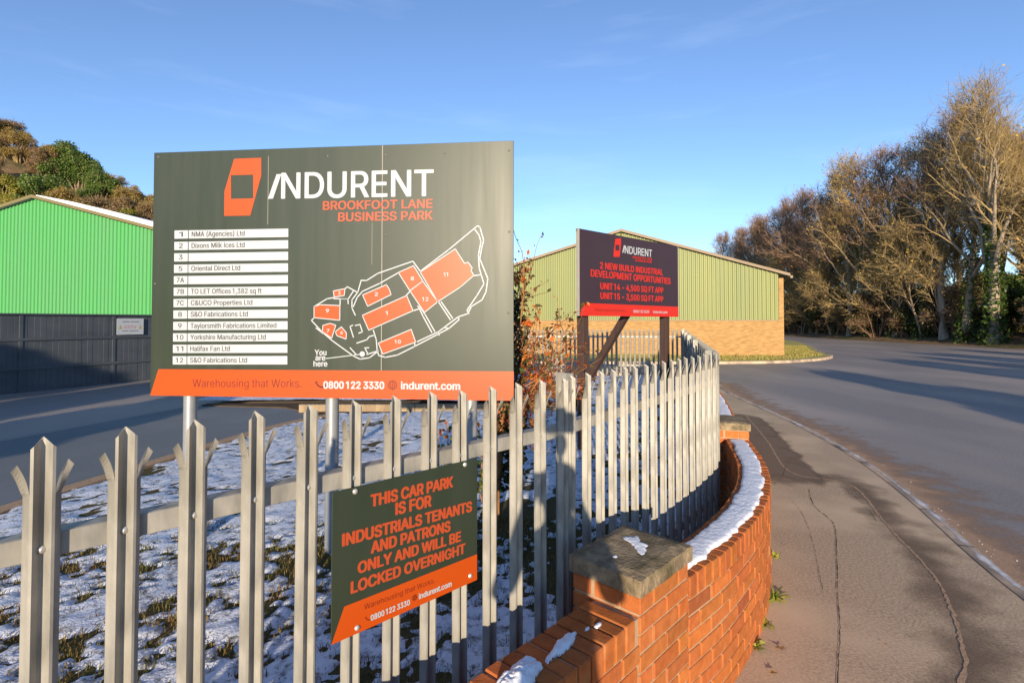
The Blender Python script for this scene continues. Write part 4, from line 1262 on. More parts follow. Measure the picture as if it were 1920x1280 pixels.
mb.cbox((-.05, -.05, 0), (.05, .05, L_), .005, M=Mx); mb.build("brace", ST['timber'], root)

# ------------------------------------------------------------------ industrial units
def brick_texture(name, c1, c2, mortar, scale=1.0):
    m, nt, b = mat_base(name); N, L = nt.nodes, nt.links
    tc = N.new("ShaderNodeTexCoord"); mp_ = N.new("ShaderNodeMapping"); mp_.inputs['Rotation'].default_value = (R(90), 0, 0)
    L.new(tc.outputs['Object'], mp_.inputs['Vector'])
    sx = N.new("ShaderNodeSeparateXYZ"); cx = N.new("ShaderNodeCombineXYZ")
    L.new(tc.outputs['Object'], sx.inputs[0])
    ad = N.new("ShaderNodeMath"); ad.operation = 'ADD'; L.new(sx.outputs['X'], ad.inputs[0]); L.new(sx.outputs['Y'], ad.inputs[1])
    L.new(ad.outputs[0], cx.inputs['X']); L.new(sx.outputs['Z'], cx.inputs['Y'])
    bt = N.new("ShaderNodeTexBrick"); bt.inputs['Scale'].default_value = scale
    bt.inputs['Brick Width'].default_value = .225; bt.inputs['Row Height'].default_value = .075; bt.inputs['Mortar Size'].default_value = .008
    bt.inputs['Color1'].default_value = (*c1, 1); bt.inputs['Color2'].default_value = (*c2, 1); bt.inputs['Mortar'].default_value = (*mortar, 1)
    bt.inputs['Bias'].default_value = -.2
    L.new(cx.outputs[0], bt.inputs['Vector'])
    nz = N.new("ShaderNodeTexNoise"); nz.inputs['Scale'].default_value = 3.3; nz.inputs['Detail'].default_value = 6
    sc = N.new("ShaderNodeMapping"); sc.inputs['Scale'].default_value = (1, 1, 5); L.new(tc.outputs['Object'], sc.inputs['Vector']); L.new(sc.outputs[0], nz.inputs['Vector'])
    rg = N.new("ShaderNodeMapRange"); rg.inputs['From Min'].default_value = .3; rg.inputs['From Max'].default_value = .7; rg.inputs['To Min'].default_value = .68; rg.inputs['To Max'].default_value = 1.12
    L.new(nz.outputs['Fac'], rg.inputs['Value'])
    ml = N.new("ShaderNodeMix"); ml.data_type = 'RGBA'; ml.blend_type = 'MULTIPLY'; ml.inputs['Factor'].default_value = 1
    L.new(bt.outputs['Color'], ml.inputs['A']); L.new(rg.outputs['Result'], ml.inputs['B'])
    L.new(ml.outputs['Result'], b.inputs['Base Color'])
    b.inputs['Roughness'].default_value = .9; b.inputs['Specular IOR Level'].default_value = .15
    return m
ST['buff'] = brick_texture("buff_brick", (.45, .255, .095), (.37, .20, .07), (.36, .25, .13))
ST['roofsnow'] = mk("snowy_roof", (.72, .74, .78), (.62, .64, .68), scale=.6, rough=.7, spec=.2)

def unit(name, label, origin, ang, half, eave, ridge, length, base_h, clad, trim, roofm, rib, base=True, over=.28):
    """gabled shed; origin = foot of the gable's right corner; ang = heading of the gable from left to right"""
    root = thing(name, label, "industrial unit", origin, ang)
    W = 2 * half
    def top(u): return eave + (ridge - eave) * (1 - abs(u + half) / half)
    # local x runs 0 .. -W along the gable to the left, y back
    mb = MB(); u = -W + .24; x1 = -.24 if base else 0.0
    prof = []
    while u < x1:
        for du, dy in ((0, 0), (.34 * rib, 0), (.5 * rib, -.05), (.84 * rib, -.05)):
            if u + du < x1: prof.append((u + du, dy))
        u += rib
    prof.append((x1, 0))
    if not any(abs(p[0] + half) < .01 for p in prof):
        prof.append((-half, 0)); prof.sort()
    for (a, ya), (b, yb) in zip(prof, prof[1:]):
        mb.face([(a, ya, base_h), (b, yb, base_h), (b, yb, top(b) - .02), (a, ya, top(a) - .02)])
    mb.build("cladding", clad, root)
    if base:
        mb = MB(); mb.box((-W, -.05, -.1), (0, .2, base_h - .002)); mb.box((-.235, -.055, base_h), (0, .2, eave - .18)); mb.box((-W, -.055, base_h), (-W + .235, .2, eave - .18)); mb.box((-.2, .201, -.1), (-.0, length, eave - .3))
        mb.build("brick_base", ST['buff'], root)
        mb = MB(); mb.box((-W + .24, -.075, base_h - .03), (-.24, .0, base_h + .02)); mb.build("drip_flashing", trim, root)
    else:
        mb = MB(); mb.box((-.1, .05, -.1), (0, length, eave - .1)); mb.build("side_wall", clad, root)
    mb = MB()
    e = over * (ridge - eave) / half
    for s in (0, 1):
        x_e = (over if s == 0 else -W - over)
        p = [(x_e, -.22, eave - e + .12), (-half, -.22, ridge + .12), (-half, length, ridge + .12), (x_e, length, eave - e + .12)]
        q = [(x, y, z - .08) for x, y, z in p]
        mb.face(p if s == 0 else p[::-1]); mb.face(q[::-1] if s == 0 else q)
        mb.face([p[0], q[0], q[3], p[3]])
    mb.build("roof", roofm, root)
    mb = MB()
    for s in (0, 1):
        x_e = (over if s == 0 else -W - over)
        d = .15
        P_ = [(x_e, eave - e + .135), (-half, ridge + .135), (-half, ridge + .135 - d), (x_e, eave - e + .135 - d)]
        if s == 0: P_ = P_[::-1]
        P_ = P_[::-1] if s == 0 else P_
        vs = [(x, -.26, z) for x, z in P_] + [(x, -.221, z) for x, z in P_]
        n = 4
        mb.faces(vs, [(0, 1, 2, 3), (7, 6, 5, 4)] + [(j, i, n + i, n + j) for i, j in ((0, 1), (1, 2), (2, 3), (3, 0))])
        mb.box((x_e - (.0 if s == 0 else .12), -.26, eave - e - .12), (x_e + (.12 if s == 0 else 0), length, eave - e + .02))
    mb.build("bargeboard", trim, root)
    return root
unit("industrial_unit", "olive clad industrial unit with buff brick base and tan gable edges beyond the road junction", (14.28, 28.05, 0), math.atan2(-math.sin(R(10)), math.cos(R(10))), 8.36, 4.30, 6.80, 42, 1.90, ST['olive_clad'], ST['tan_trim'], ST['roof'], .21)
gd = R(-7)
green = unit("industrial_unit", "bright green industrial unit with snow on its roof, above the dark boarded fence", (-23.3 + 12 * math.cos(gd), 26.0 + 12 * math.sin(gd), 0), gd, 12, 4.72, 7.86, 22, .2, ST['green_clad'], ST['olive_trim'], ST['roofsnow'], .20, base=False)

mb = MB(); sl = (7.86 - 4.72) / 12
def rz_(x): return 4.72 - .0 + sl * (-x) + .125      # roof surface at x (0 = right eave, -12 = ridge)
xs_ = [.26, -2, -4, -6, -8, -10, -11.9]; th_ = [.20, .24, .24, .23, .22, .17, .05]
for (xa, ta), (xb, tb) in zip(zip(xs_, th_), zip(xs_[1:], th_[1:])):
    A = [(xa, -.12, rz_(xa)), (xa, -.12, rz_(xa) + ta), (xb, -.12, rz_(xb) + tb), (xb, -.12, rz_(xb))]
    Bk = [(x, 21.8, z) for x, y, z in A]
    mb.face(A); mb.face([A[1], Bk[1], Bk[2], A[2]])
A = [(.26, -.12, rz_(.26)), (.26, 21.8, rz_(.26)), (.26, 21.8, rz_(.26) + .2), (.26, -.12, rz_(.26) + .2)]; mb.face(A)
mb.build("roof_snow", ST['roofsnow'], green)
# dark boarded fence along the lane
A_ = Vector((-16.2, 8.1)); B_ = Vector((-9.4, 23.9)); dv = (B_ - A_).normalized(); Lf = (B_ - A_).length
root = thing("boarded_fence", "tall dark boarded fence along the lane below the green unit", "boarded fence", (A_.x, A_.y, 0), math.atan2(dv.y, dv.x))
x = 0; rng = random.Random(5); bay = 2.35
while x < Lf - .2:
    mb = MB(); nb = 16; w = bay / nb
    for k in range(nb):
        mb.cbox((x + k * w + .003, rng.uniform(-.003, .003), -.12), (x + (k + 1) * w - .003, .022, 2.02), .003)
    mb.build("board_panel", ST['dark_board'], root)
    mb = MB(); mb.cbox((x - .045, -.022, -.12), (x + .045, -.004, 2.018), .004); mb.build("post", ST['dark_board'], root)
    x += bay
for z in (.55, 1.35):
    mb = MB(); mb.cbox((0, -.040, z - .04), (Lf, -.024, z + .04), .003); mb.build("rail", ST['dark_board'], root)
mb = MB(); mb.cbox((-.05, -.06, 2.02), (Lf, .04, 2.065), .004); mb.build("capping", ST['dark_board'], root)
# little white notice on it
# ray through the notice meets the fence plane
kx = (244.5 - 960) / 1000.0
tt = (A_.x - kx * A_.y) / (kx * dv.y - dv.x)
nx_ = tt; ny = A_.y + dv.y * tt
zt = 1.85 - (597 - 602) / 1000 * ny; zb = 1.85 - (627 - 602) / 1000 * ny
base = A_ + dv * (tt - .44) + Vector((dv.y, -dv.x)) * .062
root = thing("fence_notice", "small white notice with red letters on the dark boarded fence", "notice", (base.x, base.y, 0), math.atan2(dv.y, dv.x))
wN = .82
mb = MB(); mb.cbox((0, 0, zb), (wN, .006, zt), .001); mb.build("panel", ST['white'], root)
ST['red_txt'] = mk("red_lettering", (.55, .12, .12)); ST['grey_txt'] = mk("grey_lettering", (.22, .23, .26)); ST['warn'] = mk("ochre_symbol", (.40, .33, .08))
hN = zt - zb
mb = MB()
vs, fs = text_mesh("CCTV", .03); lo = min(v[0] for v in vs); hi = max(v[0] for v in vs)
mb.faces([(wN * .28 + (v[0] - lo) / (hi - lo) * wN * .44, -.003, zb + hN * .38 + v[1] * hN * .34) for v in vs], fs)
mb.build("lettering", ST['red_txt'], root)
mb = MB()
for f0, f1, g0, g1 in ((.2, .46, .77, .84), (.50, .82, .77, .84), (.2, .42, .2, .27), (.46, .8, .2, .27)):
    mb.box((wN * f0, -.003, zb + hN * g0), (wN * f1, -.001, zb + hN * g1))
mb.build("small_print", ST['grey_txt'], root)
for f in (.13, .87):
    mb = MB(); mb.face([(wN * (f - .06), -.003, zb + hN * .34), (wN * (f + .06), -.003, zb + hN * .34), (wN * f, -.003, zb + hN * .62)]); mb.build("warning_symbol", ST['warn'], root)

# ------------------------------------------------------------------ trees and shrubs
def vrand(rng):
    while True:
        v = Vector((rng.uniform(-1, 1), rng.uniform(-1, 1), rng.uniform(-1, 1)))
        if .01 < v.length < 1: return v.normalized()
def limb(rng, p, d, L, n, wander, up=.0):
    pts = [p.copy()]; d = d.normalized()
    for i in range(n):
        d = (d + vrand(rng) * wander + Vector((0, 0, up))).normalized()
        pts.append(pts[-1] + d * (L / n))
    return pts
def leaf(mb, rng, p, size, mat, dark=(.55, 1.35)):
    n = vrand(rng); t = n.orthogonal().normalized(); t = (t * math.cos(a_ := rng.uniform(0, 6.28)) + n.cross(t) * math.sin(a_)); b = n.cross(t)
    s = size * rng.uniform(.6, 1.3); c = rng.uniform(*dark); col = (c * rng.uniform(.85, 1.2), c, c * rng.uniform(.7, 1.1))
    mb.face([p - t * s, p + b * s * .55, p + t * s, p - b * s * .55], mat, col)

def tree_meshes(seed, H, first, spread, n_limb, n_sub, n_twig, r0, twig_r, leaves=0, leaf_size=.12, up=.10, lean=(0, 0), ivy=0, elev=(30, 60), stems=1, twig_len=1.3, dens_leaf_tip=.35, multi_fork=True):
    """returns (trunk MB, crown MB, ivy MB): crown faces: 0 twigs, 1 leaves"""
    rng = random.Random(seed); T, Cw, I = MB(), MB(), MB(); tips = []; trunk_pts = []
    for st in range(stems):
        base = Vector((0, 0, -.3)) if stems == 1 else Vector((rng.uniform(-.5, .5), rng.uniform(-.5, .5), -.3))
        d0 = Vector((lean[0] + (rng.uniform(-.3, .3) if stems > 1 else 0), lean[1] + (rng.uniform(-.3, .3) if stems > 1 else 0), 1))
        tr = limb(rng, base, d0, H * .88, 12, .07, .06)
        rads = [r0 / math.sqrt(stems) * (1.25 if i == 0 else 1) * (1 - .9 * (i / 12) ** .8) + .012 for i in range(13)]
        T.tube(tr, rads, 8)
        trunk_pts.append((tr, rads))
        for k in range(n_limb):
            f = first + (1 - first) * ((k + rng.random() * .8) / n_limb) ** .85
            f = min(f, .985); x = f * 12; i = min(int(x), 11); p = tr[i].lerp(tr[i + 1], x - i); rr = rads[i] * (1 - (x - i)) + rads[i + 1] * (x - i)
            az = k * 2.399 + rng.uniform(-.5, .5); el = R(rng.uniform(*elev) + 22 * (f - first))
            d = Vector((math.cos(az) * math.cos(el), math.sin(az) * math.cos(el), math.sin(el)))
            prof = (1 - ((f - first) / (1.02 - first)) ** 1.6) * .75 + .25
            L = spread * prof * rng.uniform(.8, 1.2)
            lp = limb(rng, p, d, L, 6, .16, up)
            lr = [max(.02, min(rr * .72, .135 * L / 4 + .02) * (1 - .82 * q / 6)) for q in range(7)]
            T.tube(lp, lr, 5, cap=False)
            for s in range(n_sub):
                g = rng.uniform(.22, 1.0) if s else 1.0; y = g * 6; j = min(int(y), 5); sp_ = lp[j].lerp(lp[j + 1], y - j)
                sd = ((lp[j + 1] - lp[j]).normalized() + vrand(rng) * .85 + Vector((0, 0, up * 1.2))).normalized()
                Ls = L * rng.uniform(.28, .52)
                sb = limb(rng, sp_, sd, Ls, 4, .2, up * .8)
                Cw.tube(sb, [max(twig_r * 1.5, lr[j] * .5) * (1 - .7 * q / 4) for q in range(5)], 3, 0, None, False)
                for w in range(n_twig):
                    h_ = rng.uniform(.15, 1.0) if w else 1.0; y2 = h_ * 4; j2 = min(int(y2), 3); tp = sb[j2].lerp(sb[j2 + 1], y2 - j2)
                    td = ((sb[j2 + 1] - sb[j2]).normalized() + vrand(rng) * .9 + Vector((0, 0, .15))).normalized()
                    tl = twig_len * rng.uniform(.5, 1.1)
                    tw = limb(rng, tp, td, tl, 2, .3, .05)
                    Cw.tube(tw, [twig_r, twig_r * .75, twig_r * .35], 3, 0, None, False)
                    for _ in range(2):
                        q = tw[1].lerp(tw[rng.choice((0, 2))], rng.random() * .8)
                        t2 = limb(rng, q, (td + vrand(rng) * .9), tl * .55, 1, .2)
                        Cw.tube(t2, [twig_r * .7, twig_r * .3], 3, 0, None, False)
                        tips.append(t2[1])
                    tips.append(tw[2]); tips.append(tw[1])
    for _ in range(leaves):
        p = rng.choice(tips) + vrand(rng) * rng.random() ** .5 * dens_leaf_tip
        leaf(Cw, rng, p, leaf_size, 1)
    if ivy:
        for tr, rads in trunk_pts:
            for _ in range(ivy // stems):
                x = rng.random() ** 1.3 * 12 * .62; i = min(int(x), 11); p = tr[i].lerp(tr[i + 1], x - i)
                v = vrand(rng); v.z *= .3; rr = rads[i] + .05 + rng.random() * .42 * (1 - x / 12)
                leaf(I, rng, p + v.normalized() * rr, .13, 0)
    return T, Cw, I

def bush_meshes(seed, rx, ry, h, n_stem, leaves, leaf_size, r=.03, clumps=16, top_pts=True):
    rng = random.Random(seed); T, Cw = MB(), MB(); cl = []
    for k in range(clumps):
        a = rng.uniform(0, 6.28); q = math.sqrt(rng.random()) * .8; z = rng.uniform(.25, .86)
        cl.append((Vector((math.cos(a) * q * rx * (1.15 - z * .6), math.sin(a) * q * ry * (1.15 - z * .6), z * h)), rng.uniform(.20, .36) * min(rx, h * .6)))
    for c, rr in cl:
        p0 = Vector((c.x * .25, c.y * .25, -.1)); mid = p0.lerp(c, .55) + vrand(rng) * .1 * h
        T.tube([p0, mid, c, c + (c - mid).normalized() * rr * .9], [r, r * .7, r * .4, r * .12], 4, cap=False)
        for _ in range(n_stem):
            d = vrand(rng); d.z = abs(d.z) * .8 - .1
            T.tube([c, c + d * rr * .6, c + d * rr * 1.25], [r * .35, r * .25, r * .1], 3, cap=False)
    for _ in range(leaves):
        c, rr = rng.choice(cl); v = vrand(rng)
        p = c + v * rr * (rng.random() ** .4) * rng.uniform(.8, 1.15)
        if p.z < .02: p.z = abs(p.z) + .03
        leaf(Cw, rng, p, leaf_size, 0)
    return T, Cw

PROTO = {}
def tree_proto(key, trunk_m, twig_m, leaf_m, **kw):
    T, Cw, I = tree_meshes(**kw)
    PROTO[key] = [("trunk", T.mesh("trunk", ST[trunk_m], True)), ("crown", Cw.mesh("crown", [ST[twig_m], ST[leaf_m]]))]
    if I.f: PROTO[key].append(("ivy", I.mesh("ivy", ST['leaf_ivy'])))
def bush_proto(key, stem_m, leaf_m, **kw):
    T, Cw = bush_meshes(**kw)
    PROTO[key] = [("stems", T.mesh("stems", ST[stem_m])), ("foliage", Cw.mesh("foliage", ST[leaf_m]))]
def plant(key, name, label, cat, x, y, z, s=1.0, rz=0.0, group=None, sz=None):
    root = thing(name, label, cat, (x, y, z), rz, group)
    root.scale = (s, s, sz or s)
    for nm, me in PROTO[key]: link(nm, me, root)
    return root
tree_proto('tall', 'bark_pale', 'twig_gold', 'leaf_gold', seed=11, H=20, first=.26, spread=7.0, n_limb=24, n_sub=7, n_twig=9, r0=.46, twig_r=.0125, leaves=120, leaf_size=.13, ivy=2600, elev=(38, 62), up=.16, twig_len=1.5)
tree_proto('gold', 'bark', 'twig_gold', 'leaf_gold', seed=12, H=18.5, first=.30, spread=5.6, n_limb=22, n_sub=7, n_twig=9, r0=.36, twig_r=.0135, leaves=1500, ivy=1200, leaf_size=.10, elev=(32, 62), up=.10, twig_len=1.5, dens_leaf_tip=.5)
tree_proto('rust', 'bark', 'twig_brown', 'leaf_rust', seed=13, H=18, first=.28, spread=5.4, n_limb=22, n_sub=7, n_twig=9, r0=.34, twig_r=.0135, leaves=1000, leaf_size=.10, elev=(30, 62), up=.09, ivy=900, twig_len=1.4)
tree_proto('bare', 'bark_pale', 'twig_brown', 'leaf_rust', seed=14, H=19, first=.36, spread=5.0, n_limb=22, n_sub=7, n_twig=9, r0=.32, twig_r=.0135, leaves=80, leaf_size=.12, elev=(35, 65), up=.12, twig_len=1.4)
tree_proto('small', 'bark', 'twig_gold', 'leaf_gold', seed=15, H=9, first=.12, spread=3.2, n_limb=16, n_sub=6, n_twig=8, r0=.12, twig_r=.016, leaves=900, leaf_size=.09, elev=(15, 60), up=.05, stems=2, twig_len=1.0)
bush_proto('under_dark', 'twig_dark', 'leaf_dark', seed=21, rx=2.3, ry=2.0, h=3.0, n_stem=14, leaves=7000, leaf_size=.085)
bush_proto('under_brown', 'twig_brown', 'leaf_under', seed=22, rx=2.2, ry=1.9, h=3.2, n_stem=34, leaves=3200, leaf_size=.07)
bush_proto('evergreen', 'bark', 'leaf_green', seed=23, rx=3.4, ry=3.2, h=6.5, n_stem=8, leaves=14000, leaf_size=.13, r=.09, clumps=26)
bush_proto('olive', 'bark', 'leaf_olive', seed=24, rx=3.6, ry=3.2, h=5.0, n_stem=8, leaves=14000, leaf_size=.12, r=.08, clumps=26)
bush_proto('russet', 'twig_brown', 'leaf_tan', seed=25, rx=3.0, ry=3.0, h=6.2, n_stem=22, leaves=8000, leaf_size=.095, r=.07, clumps=24)
bush_proto('amber', 'twig_gold', 'leaf_amber', seed=26, rx=2.9, ry=2.8, h=6.0, n_stem=26, leaves=8000, leaf_size=.095, r=.07, clumps=24)

def bz(x, y): return float(bank_z(np.array([x]), np.array([y]))[0])
def hz(x, y): return float(hill_z(np.array([x]), np.array([y]))[0])
# front row of the roadside wood: (picture direction x/y, distance, kind, scale)
FRONT = [(.99, 40.5, 'gold', .80), (.905, 40.6, 'tall', 1.0), (.850, 43.0, 'gold', 1.03), (.81, 46.0, 'bare', 1.10), (.770, 48.5, 'gold', 1.08), (.720, 52.0, 'rust', 1.06), (.675, 55.5, 'gold', 1.03), (.632, 59.0, 'bare', 1.0),
         (.600, 63.0, 'rust', .97), (.562, 68.0, 'rust', 1.0), (.530, 73.5, 'bare', 1.03), (.502, 79.0, 'rust', 1.04), (.478, 85.0, 'rust', 1.06), (.452, 92.0, 'bare', .98), (.425, 100.0, 'rust', 1.02), (.398, 110.0, 'bare', 1.04)]
ORD = ["first", "second", "third", "fourth", "fifth", "sixth", "seventh", "eighth", "ninth", "tenth", "eleventh", "twelfth", "thirteenth", "fourteenth", "fifteenth", "sixteenth", "seventeenth", "eighteenth", "nineteenth", "twentieth"] + [f"twenty-{q}" for q in ("first", "second", "third", "fourth", "fifth", "sixth", "seventh", "eighth", "ninth")] + ["thirtieth"] + [f"thirty-{q}" for q in ("first", "second", "third", "fourth", "fifth", "sixth", "seventh", "eighth", "ninth")]
KIND = {'gold': "golden brown", 'rust': "rusty brown", 'bare': "bare twiggy", 'tall': "tall bare"}
rng = random.Random(31)
for i, (k, y, key, s) in enumerate(FRONT):
    x = k * y
    lab = "tallest bare tree with ivy round its pale trunk, beside the road" if key == 'tall' else f"{KIND[key]} tree, {ORD[i]} from the right in the wood's front row"
    plant(key, "tree", lab, "tree", x, y, bz(x, y) - .1, s, 1.3 if key == 'tall' else rng.uniform(0, 6.28), "front row of the roadside wood", s * rng.uniform(.97, 1.06))
keys = ['rust', 'gold', 'bare', 'gold', 'rust', 'bare']
for r_, (dx, n, sc) in enumerate(((7.5, 13, .92), (14, 11, .9))):
    for i in range(n):
        y = 36 + r_ * 3 + i * (5.8 + r_) + rng.uniform(-1.2, 1.2); x = 36.2 + dx + rng.uniform(-1.5, 1.5) + max(0, (y - 62) / 60) * 3
        key = keys[(i + r_) % 6]
        plant(key, "tree", "brown and golden tree further back among others in the roadside wood", "tree", x, y, bz(x, y) - .1, sc * rng.uniform(.88, 1.06), rng.uniform(0, 6.28), "back rows of the roadside wood")
for x, y, key, s_ in ((44.5, 45.5, 'gold', .95), (49, 50, 'rust', 1.0), (46.5, 48, 'gold', .85), (42.5, 42.2, 'rust', .72), (53, 54, 'bare', 1.0)):
    plant(key, "tree", "brown and golden tree further back among others in the roadside wood", "tree", x, y, bz(x, y) - .1, s_, x * 1.7, "back rows of the roadside wood")
for x, y, s_ in ((41.5, 42.0, .62), (43.5, 46.5, .7), (45.5, 49.0, .75), (40.5, 47.5, .55), (48, 53, .8), (41.5, 55.5, .55)):
    plant('evergreen', "evergreen_bush", "dark evergreen bush half hidden among the trunks of the roadside wood", "bush", x, y, bz(x, y) - .3, s_, x, "evergreens in the roadside wood")
for i in range(24):
    y = 37 + i * 2.4 + rng.uniform(-1, 1); x = 37.2 + rng.uniform(0, 3.0)
    if abs(x / y - .905) < .055: continue
    plant('small', "young_tree", "slim young golden tree in the understorey of the roadside wood", "tree", x, y, bz(x, y) - .05, rng.uniform(.75, 1.35), rng.uniform(0, 6.28), "young trees in the roadside wood")
for i in range(40):
    y = 35.5 + i * 1.45 + rng.uniform(-.7, .7); x = 37.0 + abs(rng.gauss(0, 1.6))
    if abs(x / y - .905) < .04 and y < 42: continue
    if i % 3 == 1:
        plant('under_brown', "shrub", "tangled brown twiggy shrub at the foot of the roadside trees", "shrub", x - .6, y, bz(x - .6, y) - .05, rng.uniform(.8, 1.45), rng.uniform(0, 6.28), "brown shrubs along the road")
    else:
        plant('under_dark', "shrub", "dark leafy shrub at the foot of the roadside trees", "shrub", x + .5, y, bz(x + .5, y) - .05, rng.uniform(.9, 1.7), rng.uniform(0, 6.28), "dark shrubs along the road")
# hillside behind the green unit
LEFTS = []
rng = random.Random(77)
for row, (y, n) in enumerate(((47, 19), (54, 20), (61, 20), (69, 18))):
    for i in range(n):
        k = -1.0 + .375 * (i + .5 * (row % 2) + rng.uniform(-.25, .25)) / n
        if row == 0: key = rng.choice(('evergreen', 'olive', 'olive', 'evergreen', 'amber'))
        elif row == 3: key = rng.choice(('russet', 'russet', 'amber', 'evergreen', 'russet'))
        else: key = rng.choice(('evergreen', 'olive', 'russet', 'amber', 'olive'))
        LEFTS.append((k, y + rng.uniform(-2, 2), key, rng.uniform(.68, .98)))
HN = {'russet': ("russet_bush", "russet twiggy bush"), 'amber': ("amber_bush", "amber autumn bush"), 'evergreen': ("evergreen_bush", "dark green bush"), 'olive': ("olive_bush", "yellow green bush")}
cnt = {}
for k, y, key, s in sorted(LEFTS):
    cnt[key] = cnt.get(key, 0) + 1
    x = k * y
    plant(key, HN[key][0], f"{HN[key][1]}, {ORD[cnt[key] - 1]} of its kind from the left on the hillside", "bush", x, y, hz(x, y) - .4, s, rng.uniform(0, 6.28), "bushes on the hillside")

# ------------------------------------------------------------------ shrub beside the large board
def garden_shrub():
    rng = random.Random(41)
    root = thing("garden_shrub", "straggly shrub with dark berries and orange leaves, just right of the large board", "shrub", (-.12, 5.0, 0))
    T, D, O, B = MB(), MB(), MB(), MB()
    T.tube([(-.03, -.02, -.1), (.0, .0, .5), (-.04, .03, 1.0), (-.02, .02, 1.5)], [.045, .040, .034, .028], 8)
    T.tube([(.09, -.05, -.1), (.16, -.03, .35), (.10, .02, .8)], [.02, .018, .014], 6)
    heads = [Vector(v) for v in ((.10, .05, 2.1), (.22, 0, 1.9), (.40, -.05, 2.2), (.30, .1, 1.65), (.50, .05, 1.75), (.55, -.05, 1.35), (.36, 0, 1.25), (.15, -.1, 1.45), (.10, -.08, 1.15), (.26, -.1, 1.0), (.48, 0, 1.05), (.18, .0, 2.35), (.62, 0, 1.55), (.66, .02, 1.2), (-.2, .1, 1.5), (-.3, .1, 1.9), (.75, .05, 1.75), (.80, 0, 1.45), (.70, .1, 1.05), (.58, .05, 2.0), (.45, .1, 2.35), (.30, .05, 2.45), (.84, .05, 1.2), (.62, -.1, .9), (.40, -.1, 1.5), (.52, .1, 1.55))]
    for h in heads:
        p0 = Vector((-.03, .02, rng.uniform(.7, 1.5)))
        pts = limb(rng, p0, (h - p0), (h - p0).length, 5, .16, .03)
        T.tube(pts, [.016, .013, .010, .008, .006, .004], 4, cap=False)
        for q in range(13):
            j = rng.randrange(1, 5); a = pts[j].lerp(pts[j + 1], rng.random())
            tw = limb(rng, a, ((pts[j + 1] - pts[j]).normalized() + vrand(rng) * .9), rng.uniform(.15, .45), 3, .3, .02)
            T.tube(tw, [.0045, .0038, .003, .002], 3, cap=False)
            for _ in range(7):
                v = tw[rng.randrange(1, 4)] + vrand(rng) * .03
                if rng.random() < .55:
                    leaf(D if rng.random() < .72 else O, rng, v, rng.uniform(.018, .032), 0)
                if rng.random() < .42:
                    r = rng.uniform(.007, .012)
                    vs = [v + Vector(d) * r for d in ((1, 0, 0), (0, 1, 0), (-1, 0, 0), (0, -1, 0), (0, 0, 1), (0, 0, -1))]
                    B.faces(vs, [(0, 1, 4), (1, 2, 4), (2, 3, 4), (3, 0, 4), (1, 0, 5), (2, 1, 5), (3, 2, 5), (0, 3, 5)])
    # dense dark ivy-like growth at the stem, partly behind the board
    for _ in range(1500):
        z = rng.uniform(.3, 2.1); a = rng.uniform(0, 6.28); q = rng.random() ** .5 * .2
        leaf(D, rng, Vector((.10 + math.cos(a) * q * .8, .10 + math.sin(a) * q, z)), .034, 0, (.35, .9))
    for c in ((.24, -.06, 1.50), (.34, -.06, 1.35), (.31, -.1, .92), (.60, -.02, 1.15), (.27, -.05, 1.82), (.45, 0, 1.30), (.17, 0, 2.25)):
        for _ in range(26):
            leaf(O, rng, Vector(c) + vrand(rng) * rng.random() * .07, .026, 0, (.8, 1.5))
    T.build("stems", ST['stem'], root, True); D.build("foliage", ST['leaf_dark'], root); O.build("autumn_leaves", ST['leaf_fire'], root); tag(B.build("berries", ST['berry'], root), kind="stuff")
garden_shrub()
def small_shrub(x, y, h, label, seed):
    rng = random.Random(seed); root = thing("small_shrub", label, "shrub", (x, y, 0)); T, A, O = MB(), MB(), MB()
    for k in range(6):
        a = rng.uniform(0, 6.28); tip = Vector((math.cos(a) * .16, math.sin(a) * .14, h * rng.uniform(.7, 1)))
        pts = limb(rng, Vector((0, 0, -.03)), tip, tip.length, 4, .12, .05); T.tube(pts, [.008, .007, .006, .004, .003], 4, cap=False)
        for q in range(34):
            j = rng.randrange(1, 4); v = pts[j].lerp(pts[j + 1], rng.random()) + vrand(rng) * .06
            leaf(O if (v.z > h * .6 and rng.random() < .5) else A, rng, v, .030, 0)
    T.build("stems", ST['stem'], root); A.build("foliage", ST['weed'], root); O.build("autumn_leaves", ST['leaf_fire'], root)
small_shrub(-.62, 5.0, .95, "small yellow green shrub with an orange top below the large board", 51)
small_shrub(-.26, 5.25, .92, "small yellow green shrub close to the board's last post", 52)

